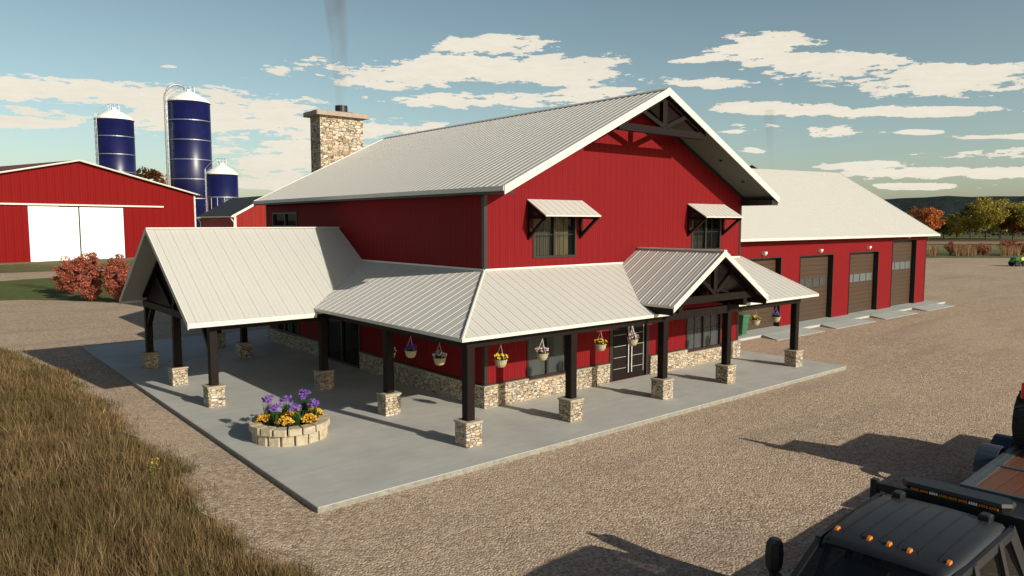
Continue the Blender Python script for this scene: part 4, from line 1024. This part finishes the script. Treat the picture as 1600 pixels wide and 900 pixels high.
# clumpy
cl = np.sin(xx * 3.1 + 1.7 * np.sin(yy * 1.3)) * np.sin(yy * 2.7 + 1.3 * np.sin(xx * 1.9)) * .5 + .5
hh = (.38 + .28 * cl) * rs.uniform(.55, 1.25, len(xx)) * np.clip(.45 + (edge - xx) * .6, .35, 1)
ww = rs.uniform(.006, .013, len(xx)) * np.clip((yy + 22) / 18, .8, 2.2)
V, F = blades(len(xx), xx, yy, hh, ww, rs, .20)
tag(np_mesh('tall_dry_grass', V, F, DG), label='tall brown dry grass filling the left foreground beside the gravel', cat='grass', kind='stuff')
# sparse green tufts at the bed edge
n = 5000; yy = rs.uniform(-7, 22, n); xx = np.interp(yy, [p[1] for p in EDGE[:9]], [p[0] for p in EDGE[:9]]) + .16 * np.sin(yy * .9 + 1) + .12 * np.sin(yy * 2.3 + 2 * np.sin(yy * .4)) + rs.normal(0, .22, n)
k = (np.sin(yy * 1.7) + np.sin(yy * .63 + 1)) > .3; xx, yy = xx[k], yy[k]
V, F = blades(len(xx), xx, yy, rs.uniform(.06, .22, len(xx)), rs.uniform(.008, .014, len(xx)), rs, .4)
tag(np_mesh('green_grass_fringe', V, F, mat_leaf('green_blade', [(.05, .07, .02), (.09, .10, .03), (.14, .12, .05)])), label='sparse greenish grass where the dry grass meets the gravel', cat='grass', kind='stuff')
# small yellow wildflower in the dry grass
wf = empty('wildflower', (-9.75, -.35, GZ), label='small clump of yellow wildflowers in the tall dry grass', cat='flower')
M = MB(); r = random.Random(3); M2 = MB()
for i in range(26):
    a = r.uniform(0, 6.28); rr = r.uniform(0, .17); x, y, z = rr * math.cos(a), rr * math.sin(a), r.uniform(.38, .68)
    M.tube([(x * .5, y * .5, 0), (x, y, z)], .004, 4); flower(M2, (x, y, z), .024, r, 0, 5)
M.build('stems', LEAFG, wf); M2.build('blossom', mat_leaf('wildflower_petal', [(.40, .28, .03), (.52, .40, .06)]), wf)

# ---------------------------------------------------------------- green farm machine on the far right
TG = varied('green_machine_paint', (.02, .16, .02), .35, .15, 3); TY = varied('yellow_rim_paint', (.75, .62, .05), .4, .05, 3)
x, y = gp_(1583, 100.)
T = empty('farm_tractor', (x + 1.2, y - .9, GZ), -YAW - .0, label='small green farm machine with black wheels parked far off at the right edge', cat='tractor')
M = MB()
M.loft([[(-1.9, -.35, .55), (-1.9, .35, .55), (-1.9, .35, .95), (-1.9, -.35, .95)], [(-1.6, -.5, .45), (-1.6, .5, .45), (-1.6, .5, 1.2), (-1.6, -.5, 1.2)], [(.2, -.55, .45), (.2, .55, .45), (.2, .55, 1.3), (.2, -.55, 1.3)], [(.9, -.5, .5), (.9, .5, .5), (.9, .45, 1.15), (.9, -.45, 1.15)], [(2.2, -.45, .5), (2.2, .45, .5), (2.2, .4, 1.0), (2.2, -.4, 1.0)]])
M.build('machine_body', TG, T)
M = MB(); M.lathe([(.24, -.03), (.24, .03)], (-.75, -.58, 1.05), 16, axis='y'); M.build('yellow_drum', TY, T)
M = MB(); M.box(.3, .8, -.3, .3, 1.2, 1.32); M.box(.75, .85, -.3, .3, 1.3, 1.45); M.build('seat', BLACK, T)
for (wx, wy, wr) in ((-1.45, -.62, .42), (-1.45, .62, .42), (-.55, -.66, .38), (-.55, .66, .38), (1.6, -.66, .46), (1.6, .66, .46)):
    M = MB(); M.lathe([(wr * .6, -.14), (wr * .93, -.14), (wr, -.07), (wr, .07), (wr * .93, .14), (wr * .6, .14)], (wx, wy, wr), 20, axis='y'); wt = M.build('wheel', RUB, T)
    M = MB(); M.lathe([(wr * .6, -.08), (wr * .58, .08)], (wx, wy, wr), 16, axis='y'); M.build('rim', varied('dark_rim', (.08, .03, .02), .5), wt)

# ---------------------------------------------------------------- pickup truck (lower right) and trailer
PAINT = varied('dark_grey_truck_paint', (.018, .020, .022), .45, .10, 1.5, spec=.5)
TGLASS = mat_glass('truck_glass', (.008, .009, .010), .55, .03)
AMB = varied('amber_lens', (.60, .20, .03), .2, .35, 90)
TK = empty('pickup_truck', (-4.35, -14.32, GZ), R(2.2), label='dark grey crew-cab pickup with five amber roof lights and a flatbed at bottom right', cat='pickup truck')
# local +x = towards the rear of the truck; y = +left side seen from yard ; roof top z=2.2 local
def prof(x, zt, hw_t, hw_b, zb, crown=.03):
    return [(x, -hw_b, zb), (x, -hw_b * 1.0, zb + .25), (x, -hw_t - .03, zt - .13), (x, -hw_t, zt - .03), (x, -hw_t * .5, zt + crown * .6), (x, 0, zt + crown), (x, hw_t * .5, zt + crown * .6), (x, hw_t, zt - .03), (x, hw_t + .03, zt - .13), (x, hw_b, zb + .25), (x, hw_b, zb)]
# lower body
M = MB()
M.loft([[(-3.45, -.9, .55), (-3.45, -.9, 1.05), (-3.45, .9, 1.05), (-3.45, .9, .55)], [(-3.3, -.99, .45), (-3.3, -.99, 1.2), (-3.3, .99, 1.2), (-3.3, .99, .45)], [(-2.0, -1.01, .42), (-2.0, -1.0, 1.33), (-2.0, 1.0, 1.33), (-2.0, 1.01, .42)], [(-1.8, -1.01, .42), (-1.8, -.98, 1.36), (-1.8, .98, 1.36), (-1.8, 1.01, .42)], [(1.28, -1.01, .42), (1.28, -.99, 1.36), (1.28, .99, 1.36), (1.28, 1.01, .42)]])
body = M.build('truck_body', PAINT, TK)
# hood bulge
M = MB(); M.loft([[(-3.35, -.6, 1.2), (-3.35, .6, 1.2), (-3.35, .5, 1.3), (-3.35, -.5, 1.3)], [(-1.85, -.75, 1.33), (-1.85, .75, 1.33), (-1.85, .65, 1.45), (-1.85, -.65, 1.45)]]); M.build('hood', PAINT, TK)
# roof panel with side rails: rounded shell
def roofring(x, z, hw, drop=.07):
    pts = []
    for t in np.linspace(-1, 1, 21):
        yv_ = hw * t; zz = z + .035 * (1 - t * t) - drop * max(0, (abs(t) - .92) / .08) ** 2
        pts.append((x, yv_, zz))
    return pts
M = MB(); R2 = []
for x_, z_, hw_ in ((-1.12, 2.135, .70), (-1.03, 2.17, .715), (-.6, 2.20, .74), (0, 2.215, .76), (.6, 2.20, .765), (.92, 2.165, .76), (.97, 2.13, .75)):
    top = roofring(x_, z_, hw_); R2.append(top + [(p[0], p[1] * .97, p[2] - .05) for p in reversed(top)])
M.loft(R2); rf = M.build('cab_roof', PAINT, TK)
for p in rf.data.polygons: p.use_smooth = True
# pressed grooves on the roof
for yg in (-.52, -.31, -.1, .1, .31, .52):
    M = MB(); n0 = [(x_, yg, z_ + .035 * (1 - (yg / .75) ** 2)) for x_, z_ in ((-.85, 2.186), (-.6, 2.20), (0, 2.215), (.6, 2.20), (.85, 2.176))]
    for a, b in zip(n0, n0[1:]): M.beam((a[0], a[1], a[2] + .0), (b[0], b[1], b[2] + .0), .016, .008)
    M.build('roof_groove', BLACK, rf)
for s in (-1, 1):
    M = MB(); pts = [(-1.12, s * .705, 2.09), (-.6, s * .735, 2.135), (0, s * .755, 2.15), (.6, s * .76, 2.135), (.95, s * .755, 2.085)]
    for a, b in zip(pts, pts[1:]): M.beam(a, b, .03, .03)
    M.build('drip_rail', BLACK, rf)
for yy_ in (-.61, -.22, 0, .22, .62):
    xl_ = -.86 + .05 * (abs(yy_) > .5)
    zb_ = 2.19 + .035 * (1 - (yy_ / .75) ** 2)
    M = MB(); M.loft([[(xl_ - .055, yy_ - .02, zb_ - .012), (xl_ + .04, yy_ - .026, zb_ - .008), (xl_ + .04, yy_ + .026, zb_ - .008), (xl_ - .055, yy_ + .02, zb_ - .012)], [(xl_ - .035, yy_ - .014, zb_ + .016), (xl_ + .03, yy_ - .019, zb_ + .024), (xl_ + .03, yy_ + .019, zb_ + .024), (xl_ - .035, yy_ + .014, zb_ + .016)]])
    M.build('cab_light', AMB, TK)
for s in (-1, 1):   # antenna pods at the roof rear
    M = MB(); M.box(.78, .95, s * .52 - .07, s * .52 + .07, 2.19, 2.27, b=.02); M.build('roof_pod', BLACK, TK)
# pillars
def pillar(M, p, q, w, h): M.beam(p, q, w, h, (1, 0, 0))
for s in (-1, 1):
    for p_, q_, w_, h_, u_ in (((-1.80, s * .94, 1.36), (-1.08, s * .715, 2.11), .06, .07, (0, 1, 0)), ((-.55, s * .965, 1.34), (-.50, s * .765, 2.13), .13, .05, (0, 1, 0)), ((.38, s * .97, 1.34), (.38, s * .78, 2.13), .12, .05, (0, 1, 0)), ((1.2, s * .96, 1.34), (.90, s * .77, 2.12), .22, .06, (0, 1, 0)), ((-1.08, s * .735, 2.09), (.92, s * .785, 2.09), .06, .12, (0, 0, 1))):
        M = MB(); M.beam(p_, q_, w_, h_, u_); M.build('pillar', PAINT, TK)
M = MB(); M.face([(-1.80, -.90, 1.37), (-1.80, .90, 1.37), (-1.10, .70, 2.10), (-1.10, -.70, 2.10)]); M.build('windshield', TGLASS, TK)
M = MB(); M.face([(1.24, -.92, 1.36), (1.24, .92, 1.36), (.95, .74, 2.1), (.95, -.74, 2.1)]); M.build('rear_window', TGLASS, TK)
for s in (-1, 1):
    for a, b, c, d in ((-1.70, -.60, -.56, -1.12), (-.50, .34, .34, -.44), (.44, 1.1, .84, .42)):
        M = MB(); M.face([(a, s * .955, 1.35), (b, s * .962, 1.35), (c, s * .772, 2.08), (d, s * .765, 2.08)]); M.build('side_window', TGLASS, TK)
    M = MB(); M.beam((-1.25, s * .96, 1.38), (-1.12, s * 1.2, 1.5), .05, .05)
    def mr_(x, h, w, z): return [(x - .07 * h + .0, s * (1.27 - .085 * w), z), (x + .05 * h, s * (1.27 - .085 * w), z), (x + .07 * h, s * 1.27, z), (x + .05 * h, s * (1.27 + .085 * w), z), (x - .07 * h, s * (1.27 + .085 * w), z), (x - .10 * h, s * 1.27, z)]
    M.loft([mr_(-1.1, .5, .5, 1.40), mr_(-1.1, .6, .6, 1.50), mr_(-1.1, 1, .95, 1.58), mr_(-1.1, 1.05, 1.1, 1.75), mr_(-1.1, .95, .95, 1.9), mr_(-1.1, .6, .6, 1.95)]); M.build('side_mirror', BLACK, TK)
    for xh in (-.7, .2): M = MB(); M.box(xh, xh + .15, s * 1.0, s * 1.03, 1.12, 1.16); M.build('door_handle', BLACK, TK)
    M = MB(); M.box(-3.5, -3.42, s * .8 - .14, s * .8 + .14, .85, 1.05); M.build('headlight', WHITEP, TK)
    for wx in (-2.65, 2.9):
        M = MB(); M.lathe([(.24, -.13), (.38, -.13), (.41, -.08), (.41, .08), (.38, .13), (.24, .13)], (wx, s * .88, .41), 24, axis='y'); wt = M.build('wheel', RUB, TK); M = MB(); M.lathe([(.24, -.1), (.22, .1)], (wx, s * .88, .41), 16, axis='y'); M.build('rim', STEEL, wt)
SEATM = varied('seat_leather', (.035, .03, .028), .6, .15)
for s in (-1, 1):
    M = MB(); M.box(-.9, -.35, s * .42 - .26, s * .42 + .26, .85, 1.05, b=.04); M.loft([[(-.42, s * .42 - .25, 1.0), (-.26, s * .42 - .25, 1.0), (-.26, s * .42 + .25, 1.0), (-.42, s * .42 + .25, 1.0)], [(-.3, s * .42 - .2, 1.6), (-.18, s * .42 - .2, 1.6), (-.18, s * .42 + .2, 1.6), (-.3, s * .42 + .2, 1.6)]]); M.loft([[(-.26, s * .42 - .11, 1.62), (-.16, s * .42 - .11, 1.62), (-.16, s * .42 + .11, 1.62), (-.26, s * .42 + .11, 1.62)], [(-.24, s * .42 - .1, 1.8), (-.15, s * .42 - .1, 1.8), (-.15, s * .42 + .1, 1.8), (-.24, s * .42 + .1, 1.8)]]); M.build('seat', SEATM, TK)
M = MB(); M.box(-1.75, -1.3, -.85, .85, 1.0, 1.32, b=.03); M.build('dashboard', SEATM, TK)
M = MB(); pts = [(-1.2 + .06 * math.sin(t), -.42 + .18 * math.cos(t), 1.34 + .17 * math.sin(t)) for t in [2 * math.pi * k / 20 for k in range(21)]]; M.tube(pts, .015, 6); M.build('steering_wheel', BLACK, TK)
M = MB(); M.beam((-1.78, -.5, 1.40), (-1.45, .1, 1.74), .02, .02); M.build('wiper', BLACK, TK)
# headache rack + light bar + flatbed
M = MB(); M.box(1.34, 1.42, -1.06, 1.06, 2.06, 2.15)
for yy_ in (-1.03, 1.03): M.box(1.33, 1.43, yy_ - .045, yy_ + .045, .9, 2.19)
M.box(1.365, 1.395, -.99, .99, .9, 2.06); M.build('headache_rack', BLACK, TK)
M = MB(); 
def barring(x0, x1, hw, c, z):
    x0 += .04; x1 += .04; z += .08
    return [(x0, -hw + c, z), (x0, hw - c, z), (x0 + c, hw, z), (x1 - c, hw, z), (x1, hw - c, z), (x1, -hw + c, z), (x1 - c, -hw, z), (x0 + c, -hw, z)]
M.loft([barring(1.30, 1.62, .66, .09, 2.10), barring(1.27, 1.64, .68, .10, 2.16), barring(1.30, 1.62, .66, .09, 2.20)]); M.box(1.4, 1.5, -.4, -.3, 2.1, 2.19); M.box(1.4, 1.5, .3, .4, 2.1, 2.19); M.build('light_bar', BLACK, TK)
for k in range(9):
    y0 = -.54 + k * .12; mm = WHITEP if k in (2, 6) else AMB
    M = MB()
    for j in range(4): M.box(1.305, 1.34, y0 + j * .027 - .0, y0 + j * .027 + .018, 2.188, 2.222)
    M.build('led_module', mm, TK)
M = MB(); M.box(1.45, 5.85, -1.1, 1.1, .84, .90); M.box(1.45, 5.85, -1.14, -1.1, .76, .92); M.box(1.45, 5.85, 1.1, 1.14, .76, .92); M.box(-3.2, 5.8, -.45, .45, .5, .68); M.build('flatbed', BLACK, TK)

# gooseneck trailer
TR_ = empty('flat_trailer', (-.2, -14.08, GZ - .2), R(2.2), label='long black-framed trailer with reddish-brown plank deck behind the pickup', cat='trailer')
DECK = mat_slats('brown_deck_planks', (.14, .058, .030), .28, 1, .02, .5)
M = MB(); M.box(1.85, 9.5, -.98, .98, 1.06, 1.12); M.build('deck', DECK, TR_)
FR = varied('grey_frame_steel', (.055, .065, .075), .5, .15, 3)
M = MB(); M.box(1.85, 9.5, .985, 1.10, .88, 1.15); M.box(1.85, 9.5, -1.1, -.985, .88, 1.15); M.box(1.85, 9.4, -.5, -.4, .7, 1.055); M.box(1.85, 9.4, .4, .5, .7, 1.055); M.box(1.75, 1.85, -1.1, 1.1, .88, 1.15)
for x_ in (3.55, 6.6): M.box(x_, x_ + .14, -.98, .98, 1.122, 1.145)
M.box(1.85, 9.5, .88, .98, 1.122, 1.14)
M.build('frame', FR, TR_)
FEN = varied('slate_fender', (.035, .045, .065), .4, .1, 3)
for s in (-1, 1):
    for k, xw in enumerate((4.55, 5.6)):
        M = MB(); pts = []
        prof_ = [(.5 * math.cos(t), .5 * math.sin(t)) for t in [math.pi * j / 12 for j in range(13)]]
        ya, yb_ = (1.11, 1.50) if s > 0 else (-1.50, -1.11)
        for (a, b), (c, d) in zip(prof_, prof_[1:]):
            M.hexa([(xw + a, ya, .76 + b), (xw + c, ya, .76 + d), (xw + c, yb_, .76 + d), (xw + a, yb_, .76 + b), (xw + a * 1.05, ya, .76 + b * 1.05), (xw + c * 1.05, ya, .76 + d * 1.05), (xw + c * 1.05, yb_, .76 + d * 1.05), (xw + a * 1.05, yb_, .76 + b * 1.05)])
        fixn(M.build('fender', FEN, TR_))
        M = MB(); yc = s * 1.31; M.lathe([(.22, -.13), (.37, -.13), (.4, -.08), (.4, .08), (.37, .13), (.22, .13)], (xw, yc, .6), 24, axis='y'); wt = M.build('wheel', RUB, TR_)
        M = MB(); M.lathe([(.22, -.09), (.2, .09)], (xw, yc, .6), 16, axis='y'); M.build('rim', STEEL, wt)
# red tractor loaded on the trailer (only its near edge shows)
RP = varied('red_tractor_paint', (.45, .02, .015), .35, .1, 3)
RT = empty('red_tractor', (6.0, -13.72, GZ + .93), R(2.2), label='red tractor with chunky black tyres loaded on the trailer at the right edge', cat='tractor')
M = MB(); M.box(-.1, 1.9, -.35, .35, .55, 1.15, b=.06); M.build('hood', RP, RT)
M = MB(); M.box(-1.1, -.1, -.45, .45, .4, .8, b=.04); M.build('chassis', BLACK, RT)
for s in (-1, 1):
    M = MB(); M.loft([[(-1.25, s * .42, .95), (-.05, s * .42, .95), (-.05, s * .75, .95), (-1.25, s * .75, .95)], [(-1.1, s * .42, 1.42), (-.2, s * .42, 1.42), (-.2, s * .75, 1.42), (-1.1, s * .75, 1.42)]]); M.build('fender', BLACK, RT)
    for xw, wr, ww_ in ((-.7, .66, .20), (1.5, .42, .14)):
        M = MB(); M.lathe([(wr * .55, -ww_), (wr * .9, -ww_), (wr, -ww_ * .5), (wr, ww_ * .5), (wr * .9, ww_), (wr * .55, ww_)], (xw, s * .72, wr), 28, axis='y')
        for k in range(18):
            a = k * math.pi / 9; ca, sa = math.cos(a), math.sin(a); M.beam((xw + ca * wr * .99, s * .72 - ww_ * .9, wr + sa * wr * .99), (xw + math.cos(a + .2) * wr * .99, s * .72 + ww_ * .9, wr + math.sin(a + .2) * wr * .99), .05, .06, (ca, 0, sa))
        wt = M.build('tyre', RUB, RT); M = MB(); M.lathe([(wr * .55, -ww_ * .6), (wr * .5, ww_ * .6)], (xw, s * .72, wr), 16, axis='y'); M.build('rim', RP, wt)
M = MB(); M.box(-.75, -.35, -.22, .22, .85, .95, b=.03); M.box(-.85, -.75, -.22, .22, .9, 1.3, b=.03); M.build('seat', BLACK, RT)
M = MB()
for s in (-1, 1): M.box(-1.0, -.9, s * .42 - .04, s * .42 + .04, .8, 2.0)
M.box(-1.0, -.9, -.46, .46, 1.95, 2.03); M.build('roll_bar', BLACK, RT)
M = MB(); M.box(-1.28, -1.1, .58, .80, 1.2, 1.55, b=.03); M.box(-1.2, -1.16, .66, .70, .95, 1.2); M.build('tail_lamp', varied('red_lens', (.75, .03, .02), .3, .1, 10), RT)

# ---------------------------------------------------------------- sky + sun
SUN = Vector((.44, -2.2, 1.)).normalized()
el = math.asin(SUN.z); az = math.atan2(SUN.x, SUN.y)
sd_ = bpy.data.lights.new('sun', 'SUN'); so = bpy.data.objects.new('sun', sd_); COL.objects.link(so)
sd_.energy = 5.0; sd_.angle = R(.5); sd_.color = (1, .93, .80)
so.rotation_euler = SUN.to_track_quat('Z', 'Y').to_euler()
wd = bpy.data.worlds.new('World'); S.world = wd; wd.use_nodes = True; nt = wd.node_tree
bg = nt.nodes['Background']
sky = N(nt, 'ShaderNodeTexSky', sky_type='NISHITA'); sky.sun_disc = False; sky.sun_elevation = el; sky.sun_rotation = az; sky.air_density = 1.; sky.dust_density = 1.5; sky.ozone_density = 1.5
tc = nt.nodes.new('ShaderNodeTexCoord'); sx = nt.nodes.new('ShaderNodeSeparateXYZ'); L(nt, tc.outputs['Generated'], sx.inputs[0])
azn = mth(nt, 'SUBTRACT', mth(nt, 'ARCTAN2', sx.outputs[0], sx.outputs[1]), YAW)
eln = mth(nt, 'ARCSINE', sx.outputs[2])
def ang(px, py):
    d = (pd(px, py, 1) - Vector((-13.79, -17.773, 5.819))).normalized(); return math.atan2(d.x, d.y) - YAW, math.asin(d.z)
# (px x0,x1, y centre left, y centre right, half height px)
CL = [(-260, 470, 118, 172, 24), (60, 620, 168, 190, 40), (-200, 170, 182, 196, 9), (330, 640, 235, 260, 34), (380, 700, 205, 196, 16), (300, 700, 285, 300, 9),
      (660, 868, 66, 74, 15), (470, 990, 118, 108, 26), (690, 1010, 118, 104, 26), (580, 1000, 160, 150, 14), (1000, 1172, 124, 130, 10), (985, 1170, 97, 90, 6),
      (1085, 1270, 72, 80, 27), (1160, 1420, 96, 104, 22), (1180, 1640, 108, 132, 26), (1500, 1900, 120, 160, 22), (1090, 1350, 166, 178, 12), (1130, 1380, 200, 206, 12), (1300, 1580, 175, 174, 8), (1150, 1200, 234, 232, 8),
      (1120, 1195, 206, 206, 5), (1395, 1470, 206, 206, 4), (1430, 1680, 243, 236, 10), (1260, 1420, 262, 256, 8), (1240, 1650, 273, 268, 10), (1330, 1580, 290, 292, 6), (1500, 1700, 214, 212, 5), (250, 280, 104, 105, 3)]
field = None
for x0, x1, ya, yb_, hh_ in CL:
    xc = (x0 + x1) / 2; a0, e0 = ang(x0, ya); a1, e1 = ang(x1, yb_); ac, ec = ang(xc, (ya + yb_) / 2); ra = (a1 - a0) / 2; _, et = ang(xc, (ya + yb_) / 2 - hh_); re = abs(et - ec); sl_ = (e1 - e0) / (a1 - a0)
    da = mth(nt, 'SUBTRACT', azn, ac)
    u_ = mth(nt, 'DIVIDE', da, ra); v_ = mth(nt, 'DIVIDE', mth(nt, 'SUBTRACT', mth(nt, 'SUBTRACT', eln, ec), mth(nt, 'MULTIPLY', da, sl_)), re)
    f = mth(nt, 'SUBTRACT', 1, mth(nt, 'ADD', mth(nt, 'MULTIPLY', u_, u_), mth(nt, 'MULTIPLY', v_, v_)))
    field = f if field is None else mth(nt, 'MAXIMUM', field, f)
field = mth(nt, 'MAXIMUM', field, -1.3)
cv = nt.nodes.new('ShaderNodeCombineXYZ'); L(nt, azn, cv.inputs[0]); L(nt, mth(nt, 'MULTIPLY', eln, 4.5), cv.inputs[1])
n1 = noise(nt, 7, 8, cv.outputs[0], .62)
n0 = noise(nt, 3., 3, cv.outputs[0], .5)
tot = mth(nt, 'ADD', field, mth(nt, 'MULTIPLY', mth(nt, 'SUBTRACT', n1, .5), 6.0))
n2 = noise(nt, 34, 5, cv.outputs[0], .65)
tot = mth(nt, 'ADD', tot, mth(nt, 'MULTIPLY', mth(nt, 'SUBTRACT', n2, .5), 3.4))
tot = mth(nt, 'ADD', tot, mth(nt, 'MULTIPLY', mth(nt, 'SUBTRACT', n0, .5), .6))
mask = ramp(nt, mth(nt, 'ADD', mth(nt, 'MULTIPLY', tot, .5), .40), [(.49, (0, 0, 0)), (.54, (.85, .85, .85)), (.66, (1, 1, 1))])
cc = mix(nt, ramp(nt, mth(nt, 'ADD', mth(nt, 'MULTIPLY', n2, .5), mth(nt, 'MULTIPLY', n0, .5)), [(.38, (0, 0, 0)), (.62, (1, 1, 1))]), (10.5, 9.8, 8.3), (9.5, 8.85, 7.5))
skc = mix(nt, 1.0, sky.outputs[0], ramp(nt, mth(nt, 'ADD', mth(nt, 'MULTIPLY', sx.outputs[2], 1.0), .1), [(0, (1., 1., 1.)), (.12, (1.55, 1.58, 1.48)), (.30, (1.45, 1.43, 1.18)), (.44, (1.35, 1.28, 1.05)), (.56, (.52, .56, .56)), (1, (.45, .5, .55))]), 'MULTIPLY')
L(nt, mix(nt, mask, skc, cc), bg.inputs[0]); bg.inputs[1].default_value = .085
S.view_settings.view_transform = 'Standard'; S.view_settings.look = 'None'; S.view_settings.gamma = 1; S.view_settings.exposure = 0; S.view_settings.use_curve_mapping = False
S.render.engine = 'CYCLES'; S.cycles.max_bounces = 8; S.cycles.diffuse_bounces = 5; S.cycles.glossy_bounces = 3; S.cycles.transparent_max_bounces = 8; S.cycles.volume_bounces = 0; S.cycles.use_denoising = True; S.cycles.volume_step_rate = 2
